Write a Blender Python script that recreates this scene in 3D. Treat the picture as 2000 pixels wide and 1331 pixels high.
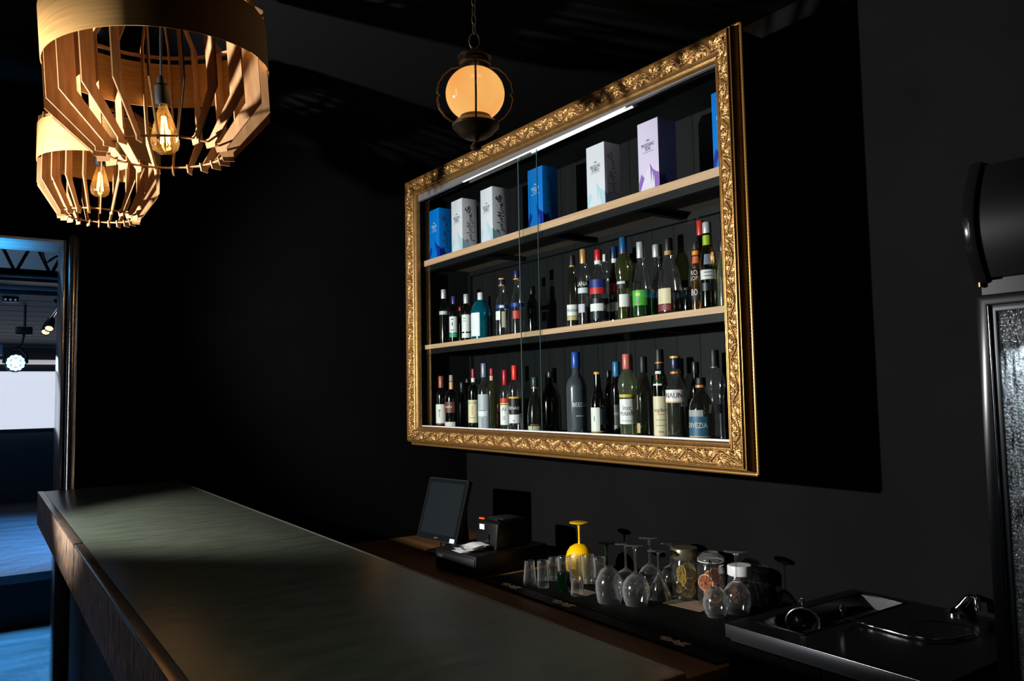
import bpy, bmesh, math, random
import numpy as np
from mathutils import Vector, Matrix
random.seed(7)
PI = math.pi
scene = bpy.context.scene
for o in list(bpy.data.objects): bpy.data.objects.remove(o)
COL = scene.collection

# ------------------------------------------------------------------ camera
H = 1.56                                   # eye height above the bar room floor
FPX, CX, CY = 1522.24, 1000.0, 665.5
YAW, PITCH, ROLL = 0.60088, 0.06959, -0.018645
_f = Vector((math.sin(YAW)*math.cos(PITCH), math.cos(YAW)*math.cos(PITCH), math.sin(PITCH)))
_r = _f.cross(Vector((0, 0, 1))).normalized(); _u = _r.cross(_f)
_R = math.cos(ROLL)*_r + math.sin(ROLL)*_u
_U = -math.sin(ROLL)*_r + math.cos(ROLL)*_u
cam_d = bpy.data.cameras.new('camera'); cam = bpy.data.objects.new('camera', cam_d); COL.objects.link(cam)
cam_d.sensor_width = 36.0; cam_d.lens = FPX/2000*36; cam_d.clip_start = 0.02; cam_d.clip_end = 60
M = Matrix((( _R.x, _U.x, -_f.x, 0), (_R.y, _U.y, -_f.y, 0), (_R.z, _U.z, -_f.z, H), (0, 0, 0, 1)))
cam.matrix_world = M
scene.camera = cam

def P(px, py, ax, v):
    """where the sight line of a photo pixel meets the plane axis=v (room coordinates)"""
    d = _R*((px-CX)/FPX) - _U*((py-CY)/FPX) + _f
    o = Vector((0, 0, H)); t = (v-o[ax])/d[ax]
    return o + d*t
def proj(p):
    q = Vector(p) - Vector((0, 0, H)); z = q.dot(_f)
    return CX+FPX*q.dot(_R)/z, CY-FPX*q.dot(_U)/z, z

# ------------------------------------------------------------------ world, lights, exposure
w = bpy.data.worlds.new('world'); scene.world = w; w.use_nodes = True
w.node_tree.nodes['Background'].inputs[0].default_value = (0.5, 0.6, 0.75, 1)
w.node_tree.nodes['Background'].inputs[1].default_value = 0.004
scene.view_settings.view_transform = 'Standard'; scene.view_settings.look = 'None'
scene.view_settings.exposure = 0.0; scene.view_settings.gamma = 1.0
scene.view_settings.use_curve_mapping = False
scene.cycles.use_denoising = True
scene.cycles.sample_clamp_indirect = 4.0
scene.cycles.max_bounces = 12; scene.cycles.transparent_max_bounces = 40
scene.cycles.transmission_bounces = 10; scene.cycles.glossy_bounces = 5; scene.cycles.diffuse_bounces = 3
scene.cycles.caustics_refractive = False; scene.cycles.caustics_reflective = True

def lamp(name, kind, loc, power, color, aim=None, **kw):
    d = bpy.data.lights.new(name, kind); d.energy = power; d.color = color
    for k, v in kw.items(): setattr(d, k, v)
    o = bpy.data.objects.new(name, d); COL.objects.link(o); o.location = loc
    if aim is not None:
        o.rotation_euler = (Vector(aim)-Vector(loc)).to_track_quat('-Z', 'Y').to_euler()
    return o
XLW = -2.74
KEY = Vector((-1.0, 2.785, 1.825))
lamp('key_spotlight', 'SPOT', KEY, 630, (1.0, 0.97, 0.94), KEY+Vector((1, -0.02, 0.06)), spot_size=math.radians(75), spot_blend=0.40, shadow_soft_size=0.022)
lamp('side_fill_light', 'AREA', (XLW, 2.7, 1.85), 12, (0.95, 0.97, 1.0), (1.5, 2.3, 1.45), shape='RECTANGLE', size=0.5, size_y=2.0)  # added soft fill from the left, no window stands there
lamp('overhead_fill_light', 'AREA', (0.55, 0.75, 2.96), 1.6, (1.0, 0.97, 0.93), (0.6, 0.85, 0.0), size=0.55, spread=math.radians(84))  # added soft fill over the near end of the bar, no panel there
lamp('stage_blue_light', 'SPOT', (1.25, 7.75, 2.2), 1300, (0.05, 0.40, 1.0), (0.45, 8.0, 0.38), spot_size=math.radians(88), spot_blend=0.5, shadow_soft_size=0.08)
lamp('stage_step_light', 'SPOT', (0.10, 6.62, 2.4), 1500, (0.10, 0.48, 1.0), (0.25, 5.55, 0.0), spot_size=math.radians(44), spot_blend=0.5, shadow_soft_size=0.06)
lamp('stage_wash_light', 'AREA', (-1.2, 6.3, 2.75), 20, (0.35, 0.62, 1.0), (0.3, 7.6, 2.7), size=0.6)
lamp('door_head_fill_light', 'AREA', (-0.1, 4.27, 1.5), 2.6, (0.05, 0.48, 1.0), (-0.1, 4.2701, 3.0), size=0.2, spread=math.radians(44))  # added lamp in the doorway to tint the door head, no fixture there

# ------------------------------------------------------------------ materials
MATS = {}
def _nodes(name):
    m = bpy.data.materials.new(name); m.use_nodes = True; nt = m.node_tree; nt.nodes.clear()
    out = nt.nodes.new('ShaderNodeOutputMaterial'); return m, nt, out
def srgb(r, g, b): return tuple(((c/255)/12.92 if c <= 10 else ((c/255+.055)/1.055)**2.4) for c in (r, g, b))
def mat(name, col, rough=0.5, metal=0.0, spec=0.5, col2=None, scale=(8, 8, 8), nscale=1.0, bump=0.0, bscale=40, detail=4, ramp=(0.35, 0.65), emit=None, estr=0, trans=0.0, coat=0.0, coords='Object', bstretch=None):
    if name in MATS: return MATS[name]
    m, nt, out = _nodes(name); N = nt.nodes; L = nt.links
    b = N.new('ShaderNodeBsdfPrincipled'); L.new(b.outputs[0], out.inputs[0])
    b.inputs['Base Color'].default_value = (*col, 1); b.inputs['Roughness'].default_value = rough
    b.inputs['Metallic'].default_value = metal; b.inputs['Specular IOR Level'].default_value = spec
    b.inputs['Coat Weight'].default_value = coat
    if emit: b.inputs['Emission Color'].default_value = (*emit, 1); b.inputs['Emission Strength'].default_value = estr
    if col2 or bump:
        tc = N.new('ShaderNodeTexCoord')
    if col2:
        mp = N.new('ShaderNodeMapping'); mp.inputs['Scale'].default_value = scale; L.new(tc.outputs[coords], mp.inputs[0])
        nz = N.new('ShaderNodeTexNoise'); nz.inputs['Scale'].default_value = nscale; nz.inputs['Detail'].default_value = detail; L.new(mp.outputs[0], nz.inputs[0])
        cr = N.new('ShaderNodeValToRGB'); cr.color_ramp.elements[0].position = ramp[0]; cr.color_ramp.elements[1].position = ramp[1]
        cr.color_ramp.elements[0].color = (*col, 1); cr.color_ramp.elements[1].color = (*col2, 1)
        L.new(nz.outputs[0], cr.inputs[0]); L.new(cr.outputs[0], b.inputs['Base Color'])
    if bump:
        nb = N.new('ShaderNodeTexNoise'); nb.inputs['Scale'].default_value = bscale; nb.inputs['Detail'].default_value = 3
        if bstretch:
            mb = N.new('ShaderNodeMapping'); mb.inputs['Scale'].default_value = bstretch; L.new(tc.outputs[coords], mb.inputs[0]); L.new(mb.outputs[0], nb.inputs[0])
        else: L.new(tc.outputs[coords], nb.inputs[0])
        bp = N.new('ShaderNodeBump'); bp.inputs['Strength'].default_value = bump; bp.inputs['Distance'].default_value = 0.01
        L.new(nb.outputs[0], bp.inputs['Height']); L.new(bp.outputs[0], b.inputs['Normal'])
    MATS[name] = m; return m
def thin_glass(name, tint, rough=0.04, refl=1.0, haze=0.0, hazecol=None, edge=0.0, glow=False):
    """thin glass wall: tinted see-through with a fresnel sheen, a little diffuse haze; edge paints rim highlights into that haze"""
    if name in MATS: return MATS[name]
    m, nt, out = _nodes(name); N = nt.nodes; L = nt.links
    t = N.new('ShaderNodeBsdfTransparent'); t.inputs[0].default_value = (*tint, 1)
    g = N.new('ShaderNodeBsdfGlossy'); g.inputs['Roughness'].default_value = rough; g.inputs[0].default_value = (1, 1, 1, 1)
    f = N.new('ShaderNodeLayerWeight'); f.inputs[0].default_value = 0.5
    pw_ = N.new('ShaderNodeMath'); pw_.operation = 'POWER'; pw_.inputs[1].default_value = 3.2; L.new(f.outputs['Facing'], pw_.inputs[0])
    ml = N.new('ShaderNodeMath'); ml.operation = 'MULTIPLY_ADD'; ml.inputs[1].default_value = 0.55*refl; ml.inputs[2].default_value = 0.045*refl; ml.use_clamp = True; L.new(pw_.outputs[0], ml.inputs[0])
    body = t
    if haze:
        d = N.new('ShaderNodeBsdfTranslucent' if glow else 'ShaderNodeBsdfDiffuse'); d.inputs[0].default_value = (*(hazecol or tint), 1)
        mh = N.new('ShaderNodeMixShader'); mh.inputs[0].default_value = haze; 
        if edge:
            ed = N.new('ShaderNodeMath'); ed.operation = 'MULTIPLY_ADD'; ed.inputs[1].default_value = edge; ed.inputs[2].default_value = haze; L.new(pw_.outputs[0], ed.inputs[0]); L.new(ed.outputs[0], mh.inputs[0])
        L.new(t.outputs[0], mh.inputs[1]); L.new(d.outputs[0], mh.inputs[2]); body = mh
    mx = N.new('ShaderNodeMixShader'); L.new(ml.outputs[0], mx.inputs[0]); L.new(body.outputs[0], mx.inputs[1]); L.new(g.outputs[0], mx.inputs[2])
    L.new(mx.outputs[0], out.inputs[0]); MATS[name] = m; return m
def real_glass(name, col=(1, 1, 1), rough=0.02, ior=1.45):
    if name in MATS: return MATS[name]
    m, nt, out = _nodes(name); N = nt.nodes
    g = N.new('ShaderNodeBsdfGlass'); g.inputs[0].default_value = (*col, 1); g.inputs['Roughness'].default_value = rough; g.inputs['IOR'].default_value = ior
    nt.links.new(g.outputs[0], out.inputs[0]); MATS[name] = m; return m
def emis(name, col, s):
    if name in MATS: return MATS[name]
    m, nt, out = _nodes(name); e = nt.nodes.new('ShaderNodeEmission'); e.inputs[0].default_value = (*col, 1); e.inputs[1].default_value = s
    nt.links.new(e.outputs[0], out.inputs[0]); MATS[name] = m; return m

black_paint = mat('black_wall_paint', (0.0070, 0.0070, 0.0073), 0.95, spec=0.0, col2=(0.0084, 0.0084, 0.0087), scale=(3, 3, 3), bump=0.08, bscale=60)
ceil_paint = mat('black_ceiling_paint', (0.0036, 0.0036, 0.0039), 0.9, spec=0.03)
floor_mat = mat('dark_floor', (0.012, 0.012, 0.013), 0.35, bump=0.2, bscale=6)
gold = mat('antique_gold', (0.27, 0.15, 0.050), 0.36, metal=0.78, spec=0.5, col2=(0.36, 0.205, 0.072), scale=(30, 30, 30), bump=0.15, bscale=220)
gold_bright = mat('bright_gold', (0.46, 0.25, 0.065), 0.3, metal=0.75)
gold_dark = mat('bronze_gold', (0.16, 0.075, 0.02), 0.45, metal=0.5)
cab_black = mat('cabinet_black', (0.0042, 0.0046, 0.005), 0.55, spec=0.25, col2=(0.0055, 0.006, 0.0064), scale=(40, 40, 1.5))
plank_black = mat('cabinet_back_board', (0.0058, 0.0062, 0.0068), 0.6, spec=0.18, col2=(0.0082, 0.0086, 0.0096), scale=(30, 30, 1.2))
ply_edge = mat('plywood_edge', srgb(205, 168, 134), 0.55, col2=srgb(186, 148, 114), scale=(60, 2, 160))
ply_face = mat('plywood_face', (0.16, 0.12, 0.09), 0.6, col2=(0.12, 0.09, 0.065), scale=(30, 1.5, 30))
white_track = mat('white_track', (0.78, 0.78, 0.78), 0.35)
pane_glass = thin_glass('pane_glass', (0.93, 0.96, 0.955), 0.012, 0.35)
pane_edge = mat('pane_glass_edge', (0.10, 0.16, 0.155), 0.15, spec=0.8)
veneer = mat('birch_veneer', srgb(206, 160, 98), 0.5, spec=0.3, col2=srgb(190, 142, 82), scale=(2, 2, 60), nscale=2.0)
slat_wood = mat('slat_wood', srgb(186, 144, 100), 0.55, spec=0.2, col2=srgb(160, 116, 76), scale=(40, 40, 5), nscale=1.5)
black_plastic = mat('black_plastic', (0.008, 0.008, 0.009), 0.4)
satin_black = mat('satin_black', (0.0032, 0.0032, 0.0035), 0.42, spec=0.3)
gloss_black = mat('gloss_black', (0.008, 0.008, 0.009), 0.12, spec=0.6)
cord_mat = mat('black_cord', (0.006, 0.006, 0.006), 0.6)
amber_glass = thin_glass('amber_bulb_glass', (0.98, 0.86, 0.62), 0.05, 1.8, 0.10, (.9, .5, .14), glow=True)
bronze = mat('dark_bronze', (0.15, 0.10, 0.06), 0.38, metal=0.7, col2=(0.09, 0.06, 0.04), scale=(25, 25, 25))
brass_old = mat('old_brass', (0.45, 0.33, 0.18), 0.4, metal=0.8)
steel = mat('brushed_steel', (0.13, 0.132, 0.135), 0.18, metal=1.0, bump=0.03, bscale=200, bstretch=(1, 12, 1))
steel_dark = mat('basin_steel', (0.10, 0.103, 0.107), 0.24, metal=1.0)
chrome = mat('chrome', (0.75, 0.75, 0.76), 0.08, metal=1.0)
bar_top_mat = mat('green_lino', (0.036, 0.045, 0.032), 0.29, spec=0.32, col2=(0.052, 0.062, 0.046), scale=(5, 16, 5), nscale=2.0, bump=0.06, bscale=14, bstretch=(1.2, 4, 1))
rim_metal = mat('brown_metal_rim', (0.24, 0.19, 0.15), 0.26, metal=0.75, col2=(0.15, 0.105, 0.075), scale=(30, 8, 30))
rust_apron = mat('streaked_apron', (0.055, 0.058, 0.062), 0.6, spec=0.12, col2=(0.27, 0.15, 0.075), scale=(75, 75, 22), nscale=0.9, detail=6, ramp=(0.42, 0.62), bump=0.25, bscale=30, bstretch=(2, 2, 0.4))
counter_wood = mat('counter_wood', (0.20, 0.092, 0.03), 0.5, spec=0.25, col2=(0.12, 0.052, 0.018), scale=(25, 1.5, 25), nscale=1.5)
rubber = mat('black_rubber', (0.004, 0.004, 0.004), 0.75, spec=0.2)
mat_gold = mat('mat_print', (0.55, 0.42, 0.24), 0.6)
white_paper = mat('white_paper', (0.8, 0.8, 0.8), 0.6)
c_glass = thin_glass('clear_glassware', (0.93, 0.94, 0.94), 0.08, 3.2, 0.010, (.75, .75, .75), edge=.95)  # diffuse white rims painted in place of refracted highlights
g_glass = thin_glass('green_glassware', (0.02, 0.22, 0.05), 0.07, 1.6, 0.10, (.0, .05, .012))

# ------------------------------------------------------------------ mesh helpers
class MB:
    def __init__(s): s.v = []; s.f = []
    def add(s, vs, fs):
        b = len(s.v); s.v += [tuple(v) for v in vs]; s.f += [tuple(i+b for i in f) for f in fs]; return s
    def box(s, lo, hi):
        x0, y0, z0 = lo; x1, y1, z1 = hi
        return s.add([(x0,y0,z0),(x1,y0,z0),(x1,y1,z0),(x0,y1,z0),(x0,y0,z1),(x1,y0,z1),(x1,y1,z1),(x0,y1,z1)],
                     [(0,3,2,1),(4,5,6,7),(0,1,5,4),(1,2,6,5),(2,3,7,6),(3,0,4,7)])
    def lathe(s, prof, n=32, c=(0, 0, 0), close=False, axis='z'):
        """prof: (r,z) list; r=0 gives a pole"""
        vs = []; rows = []
        for r, z in prof:
            if r < 1e-7: rows.append([len(vs)]); vs.append((0, 0, z))
            else:
                rows.append(list(range(len(vs), len(vs)+n)))
                vs += [(r*math.cos(2*PI*i/n), r*math.sin(2*PI*i/n), z) for i in range(n)]
        fs = []
        prs = list(zip(rows, rows[1:])) + ([(rows[-1], rows[0])] if close else [])
        for a, b in prs:
            for i in range(n):
                j = (i+1) % n
                if len(a) == 1 and len(b) == 1: continue
                if len(a) == 1: fs.append((a[0], b[j], b[i]))
                elif len(b) == 1: fs.append((a[i], a[j], b[0]))
                else: fs.append((a[i], a[j], b[j], b[i]))
        if axis == 'x': vs = [(z, x, y) for x, y, z in vs]
        if axis == 'y': vs = [(y, z, x) for x, y, z in vs]
        return s.add([(x+c[0], y+c[1], z+c[2]) for x, y, z in vs], fs)
    def tube(s, pts, r, n=8, closed=False, caps=True):
        pts = [Vector(p) for p in pts]; m = len(pts); rs = r if isinstance(r, (list, tuple)) else [r]*m
        vs = []; prev = None
        for i, p in enumerate(pts):
            if closed: t = pts[(i+1) % m]-pts[i-1]
            else: t = pts[min(i+1, m-1)]-pts[max(i-1, 0)]
            t.normalize()
            if prev is None:
                a = Vector((0, 0, 1)) if abs(t.z) < .9 else Vector((1, 0, 0)); nrm = t.cross(a).normalized()
            else: nrm = (prev - t*prev.dot(t)).normalized()
            prev = nrm; bn = t.cross(nrm)
            vs += [p+(nrm*math.cos(2*PI*k/n)+bn*math.sin(2*PI*k/n))*rs[i] for k in range(n)]
        fs = []
        for i in range(m if closed else m-1):
            a = i*n; b = ((i+1) % m)*n
            for k in range(n): fs.append((a+k, a+(k+1) % n, b+(k+1) % n, b+k))
        if caps and not closed: fs += [tuple(range(n))[::-1], tuple(range((m-1)*n, m*n))]
        return s.add(vs, fs)
    def prism(s, poly, d):
        """extrude a 3-D polygon by vector d"""
        n = len(poly); d = Vector(d); poly = [Vector(p) for p in poly]
        return s.add(poly+[p+d for p in poly], [tuple(range(n))[::-1], tuple(range(n, 2*n))]+[(i, (i+1) % n, (i+1) % n+n, i+n) for i in range(n)])
    def build(s, name, m=None, parent=None, smooth=None, bevel=0, seg=2, loc=None, rot=None, recalc=True):
        me = bpy.data.meshes.new(name); me.from_pydata([tuple(v) for v in s.v], [], s.f)
        if recalc or bevel:
            bm = bmesh.new(); bm.from_mesh(me); bmesh.ops.recalc_face_normals(bm, faces=bm.faces)
            if bevel: bmesh.ops.bevel(bm, geom=[e for e in bm.edges if e.is_manifold and e.calc_face_angle(0) > 0.5], offset=bevel, segments=seg, affect='EDGES', profile=0.5)
            bm.to_mesh(me); bm.free()
        if smooth is not None or bevel:
            for p in me.polygons: p.use_smooth = True
            me.set_sharp_from_angle(angle=math.radians(smooth if smooth is not None else 40))
        return link(name, me, m, parent, loc, rot)
def link(name, me, m=None, parent=None, loc=None, rot=None):
    o = bpy.data.objects.new(name, me); COL.objects.link(o)
    if m and not me.materials: me.materials.append(m)
    if parent: o.parent = parent
    if loc is not None: o.location = loc
    if rot is not None: o.rotation_euler = rot
    return o
def tag(o, label, cat, group=None, kind=None):
    o['label'] = label; o['category'] = cat
    if group: o['group'] = group
    if kind: o['kind'] = kind
    return o
def thing(name, label, cat, loc=(0, 0, 0), rz=0, group=None):
    o = bpy.data.objects.new(name, None); COL.objects.link(o); o.location = loc; o.rotation_euler = (0, 0, rz); o.empty_display_size = 0.05
    return tag(o, label, cat, group)
def struct(o): o['kind'] = 'structure'; return o
def text_mesh(txt, size, wide=1.0):
    cu = bpy.data.curves.new('lettering', 'FONT'); cu.body = txt; cu.size = size; cu.align_x = 'CENTER'; cu.align_y = 'CENTER'; cu.space_character = 1.0; cu.resolution_u = 2
    ob = bpy.data.objects.new('lettering', cu); COL.objects.link(ob); bpy.context.view_layer.update()
    me = bpy.data.meshes.new_from_object(ob.evaluated_get(bpy.context.evaluated_depsgraph_get())); bpy.data.objects.remove(ob); bpy.data.curves.remove(cu)
    v = [(p.co.x*wide, p.co.y) for p in me.vertices]; f = [tuple(p.vertices) for p in me.polygons]; bpy.data.meshes.remove(me)
    return v, f
def arc(cx, cz, r, a0, a1, n): return [(cx+r*math.cos(a0+(a1-a0)*i/n), cz+r*math.sin(a0+(a1-a0)*i/n)) for i in range(n+1)]

# ------------------------------------------------------------------ the room
XW, YB, ZC = 2.46, 4.10, H+1.43            # right wall, back wall, ceiling
XL, YR = -2.8, -2.6                        # walls behind and left of the camera
DX, DZ = 0.322, H+0.752                    # doorway right jamb and head
DXL = -1.0; JT = 0.30
struct(MB().box((XL-.1, YR-.1, -.1), (XW+.2, YB+JT, 0)).build('floor', floor_mat))
struct(MB().box((XL-.1, YR-.1, ZC), (XW+.2, YB+JT, ZC+.1)).build('ceiling', ceil_paint))
struct(MB().box((XW, YR-.1, 0), (XW+.2, YB, ZC)).build('wall_right', black_paint))
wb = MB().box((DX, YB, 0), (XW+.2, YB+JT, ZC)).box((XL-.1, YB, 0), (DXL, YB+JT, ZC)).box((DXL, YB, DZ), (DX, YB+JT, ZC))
struct(wb.build('wall_back', mat('black_back_wall_shaded', (0.0024, 0.0025, 0.0027), 0.9, spec=0.02, col2=(0.0029, 0.003, 0.0032), scale=(3, 3, 3), bump=0.08, bscale=60)))  # darker than the other walls: its shade is put into the colour
struct(MB().box((XL-.1, YR, 0), (XL, YB, ZC)).build('wall_left', black_paint))
struct(MB().box((XL-.1, YR-.1, 0), (XW+.2, YR, ZC)).build('wall_rear', black_paint))
struct(MB().prism([(DX, YB, ZC), (DX, YB-.035, ZC), (DX, YB-.035, ZC-.012), (DX, YB-.012, ZC-.03), (DX, YB, ZC-.045)], (XW-DX, 0, 0)).build('trim_1', ceil_paint))
# door case: steel lined jamb and head, round black edge post
jamb_m = mat('jamb_paint', (0.5, 0.53, 0.58), 0.15, metal=0.75, spec=0.6)
head_m = mat('head_lining', (0.50, 0.58, 0.62), 0.45, col2=(0.30, 0.40, 0.44), scale=(1.5, 25, 25))
dc = struct(MB().box((DX-.012, YB-.004, 0), (DX, YB+JT, DZ)).build('door_1', jamb_m, bevel=.002))
struct(MB().box((DXL, YB+.006, DZ-.012), (DX-.012, YB+JT, DZ)).build('trim_2', head_m))
post = MB().lathe([(0, 0), (.024, 0), (.024, H+.755), (.018, H+.772), (0, H+.775)], 28, c=(DX+.031, YB-.012, 0))
struct(post.build('trim_3', mat('dark_metal_edge_post', (0.5, 0.5, 0.51), 0.17, metal=0.95, spec=0.7, bump=0.06, bscale=70), smooth=40))

# ------------------------------------------------------------------ stage room through the doorway
SY, SZ, SB = 6.51, H-1.184, 11.33
stage_dark = mat('stage_wall_paint', (0.020, 0.026, 0.036), 0.6)
stage_ceiling = mat('stage_ceiling_boards', (0.022, 0.027, 0.033), 0.6, col2=(0.013, 0.016, 0.02), scale=(1, 18, 1))
stage_floor = mat('stage_floor_boards', (0.05, 0.06, 0.07), 0.3, spec=0.6, col2=(0.09, 0.10, 0.12), scale=(2, 6, 2), bump=0.9, bscale=9, bstretch=(2.5, 1.0, 1))
struct(MB().box((-5, YB+JT, -.1), (4, SY, 0)).build('floor_stage_front', stage_floor))
struct(MB().box((-5, SY, SZ-.06), (4, SB, SZ)).build('stage_platform', stage_floor))
struct(MB().box((-5, SY+.03, 0), (4, SY+.08, SZ-.06)).build('stage_riser', mat('riser_black', (0.004, 0.004, 0.005), 0.8)))
struct(MB().box((-5, SB, 0), (4, SB+.1, 4.2)).build('wall_stage_back', stage_dark))
struct(MB().box((4, YB+JT, 0), (4.1, SB, 4.2)).build('wall_stage_right', stage_dark))
struct(MB().box((-5.1, YB+JT, 0), (-5, SB, 4.2)).build('wall_stage_left', stage_dark))
ZSC = P(50, 676, 1, SB).z
zc2 = ZSC+.55
struct(MB().box((-5, YB+JT, 4.1), (4, SB, 4.2)).build('ceiling_stage', stage_dark))
# sloping boarded stage ceiling, each board its own piece
sc_root = struct(MB().box((-5, SB-.12, ZSC-.02), (4, SB-.02, ZSC+.02)).build('trim_4', mat('pale_trim', (0.12, 0.13, 0.14), 0.5)))
yA, zA = SB-.1, P(50, 676, 1, SB-.1).z
yBb = 7.6; zB = P(50, 575, 1, yBb).z
nb = 12
for i in range(nb):
    t0, t1 = i/nb, (i+.94)/nb
    ya, za = yA+(yBb-yA)*t0, zA+(zB-zA)*t0; yb_, zb_ = yA+(yBb-yA)*t1, zA+(zB-zA)*t1
    MB().prism([(-3, ya, za), (-3, yb_, zb_), (-3, yb_, zb_+.03), (-3, ya, za+.03)], (6.5, 0, 0)).build('ceiling_board', stage_ceiling, sc_root)
# projector screen with roller tube
zt, zb = P(50, 726, 1, SB-.1).z, P(50, 838, 1, SB-.1).z
scr = thing('projector_screen', 'wide white projector screen hanging on the far stage wall', 'screen', (0, SB-.1, zb))
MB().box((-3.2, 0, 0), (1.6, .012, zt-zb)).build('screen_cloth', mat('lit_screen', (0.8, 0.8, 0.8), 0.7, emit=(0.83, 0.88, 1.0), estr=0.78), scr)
MB().box((-3.2, -.012, -.05), (1.6, .02, 0)).build('weight_bar', stage_dark, scr, bevel=.004)
z1, z0 = P(50, 703, 1, SB-.2).z, P(50, 712, 1, SB-.2).z
MB().lathe([(0, -3.3), ((z1-z0)/2, -3.3), ((z1-z0)/2, 1.7), (0, 1.7)], 20, axis='x', c=(0, -.08, (z0+z1)/2-zb)).build('roller_tube', mat('roller_white_glow', (0.8, 0.78, 0.76), 0.5, emit=(0.9, 0.88, 0.85), estr=0.45), scr, smooth=40)  # white roller, its brightness put in as emission
MB().box((-3.3, -.02, zt-zb), (1.7, .03, zt-zb+.07)).build('top_case', stage_dark, scr)
# LED stage light
yP = 8.2; c0 = P(30, 710, 1, yP); rP = 15.5/FPX*proj(c0)[2]
par = thing('stage_light', 'round blue-white LED stage light glowing in front of the screen', 'stage light', (c0.x, c0.y, c0.z))
MB().lathe([(0, -.16), (rP*.75, -.16), (rP*1.12, -.10), (rP*1.15, .015), (rP*1.02, .015), (rP*1.0, 0)], 28, axis='y', c=(0, .06, 0)).build('housing', black_plastic, par, smooth=40, rot=(0, 0, PI))
face = MB().lathe([(0, 0), (rP*1.0, 0), (rP*1.0, .006), (0, .006)], 28, axis='y', c=(0, -.085, 0)).build('lens_plate', emis('led_halo', (0.04, 0.50, 1.0), 1.1), par)
for i in range(19):
    rr, aa = (0, 0) if i == 0 else ((rP*.42, 2*PI*i/6) if i < 7 else (rP*.82, 2*PI*i/12))
    MB().lathe([(0, -.012), (rP*.15, -.008), (rP*.19, 0)], 12, axis='y', c=(rr*math.cos(aa), -.087, rr*math.sin(aa))).build('led', emis('led_white', (0.75, 0.93, 1.0), 9.0), face, smooth=60)
MB().tube([(-rP*1.25, 0, 0), (-rP*1.2, 0, rP*1.1), (-rP*.5, 0, rP*1.9), (rP*.5, 0, rP*1.9), (rP*1.2, 0, rP*1.1), (rP*1.25, 0, 0)], .012, 6).build('yoke', black_plastic, par)
hook = P(48, 650, 1, yP)
MB().tube([(0, 0, rP*1.9), (rP*.6, 0, rP*2.4), tuple(Vector(hook)-Vector(par.location)), (hook.x-c0.x, 0, 1.35)], .012, 6).build('hanging_arm', black_plastic, par)
MB().box((hook.x-c0.x-.07, -.04, hook.z-c0.z-.02), (hook.x-c0.x+.06, .04, hook.z-c0.z+.05)).build('clamp', black_plastic, par, bevel=.006)
# second fixture at the frame edge
c1 = P(-12, 684, 1, yP+.6)
pb = thing('stage_projector', 'grey boxy projector hanging beside the blue stage light', 'projector', (c1.x, c1.y, c1.z))
MB().box((-.13, -.12, -.05), (.07, .12, .05)).build('body', mat('grey_case', (0.22, 0.25, 0.28), 0.4), pb, bevel=.01)
MB().lathe([(0, 0), (.03, 0), (.034, .03), (.024, .03), (.02, .02), (0, .02)], 16, axis='y', c=(-.03, -.15, 0)).build('lens', gloss_black, pb, smooth=40)
MB().tube([(-.03, 0, .05), (-.03, 0, 1.3)], .012, 6).build('hanging_pole', black_plastic, pb)
# lighting truss near the doorway head
yT = 6.2
def tw(px, py, y=yT): return P(px, py, 1, y)
truss = thing('lighting_truss', 'black lighting truss with diagonal braces across the stage ceiling', 'truss', (0, yT, 2.6))
def tt(a, b, r, nm):
    MB().tube([Vector(a)-Vector((0, yT, 2.6)), Vector(b)-Vector((0, yT, 2.6))], r, 10).build(nm, satin_black, truss, smooth=50)
zl = tw(60, 535).z; zu = tw(60, 470).z
tt((-2.5, yT, zl), (2.2, yT, zl), .030, 'bottom_chord'); tt((-2.5, yT, zu), (2.2, yT, zu), .022, 'top_chord')
step = tw(66, 488).x-tw(30, 532).x
xa = tw(30, 532).x
for k in range(-5, 6):
    x0 = xa+2*step*k
    tt((x0, yT, zl), (x0+step, yT, zu), .011, 'brace'); tt((x0, yT, zl), (x0-step, yT, zu), .011, 'brace')
bz0, bz1 = P(50, 528, 1, 7.2).z, P(50, 545, 1, 7.2).z
struct(MB().box((-4, 7.2, bz1-.02), (3.5, 7.45, bz0+.0)).build('ceiling_beam', satin_black))
up0 = P(50, 485, 1, 7.6).z
struct(MB().box((-4, 7.58, P(50, 566, 1, 7.58).z), (3.5, 7.62, up0+.5)).build('wall_bulkhead', mat('bulkhead_grey', (0.30, 0.31, 0.32), 0.6)))
# hanging cable loop
MB_c = MB().tube([tw(82, 488, 6.0), tw(86, 505, 6.0), tw(91, 514, 6.0), tw(99, 508, 6.0), tw(110, 501, 6.0), tw(124, 503, 6.0), tw(140, 500, 6.0)], .008, 6)
MB_c.v = [tuple(Vector(q)-Vector((0, yT, 2.6))) for q in MB_c.v]; MB_c.build('cable', cord_mat, truss, smooth=60)
# small ceiling device
d0 = P(20, 586, 1, 7.8)
dev = thing('ceiling_speaker', 'small black box with blue dots on the stage ceiling', 'device', (d0.x, d0.y, d0.z))
MB().box((-.06, -.05, -.02), (.06, .05, .02)).build('body', black_plastic, dev, bevel=.006)
for k in range(3): MB().lathe([(0, -.004), (.008, -.002), (.009, 0)], 10, axis='y', c=(-.035+.035*k, -.05, -.004)).build('indicator', emis('led_blue', (0.25, 0.4, 0.8), .35), dev)
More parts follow.
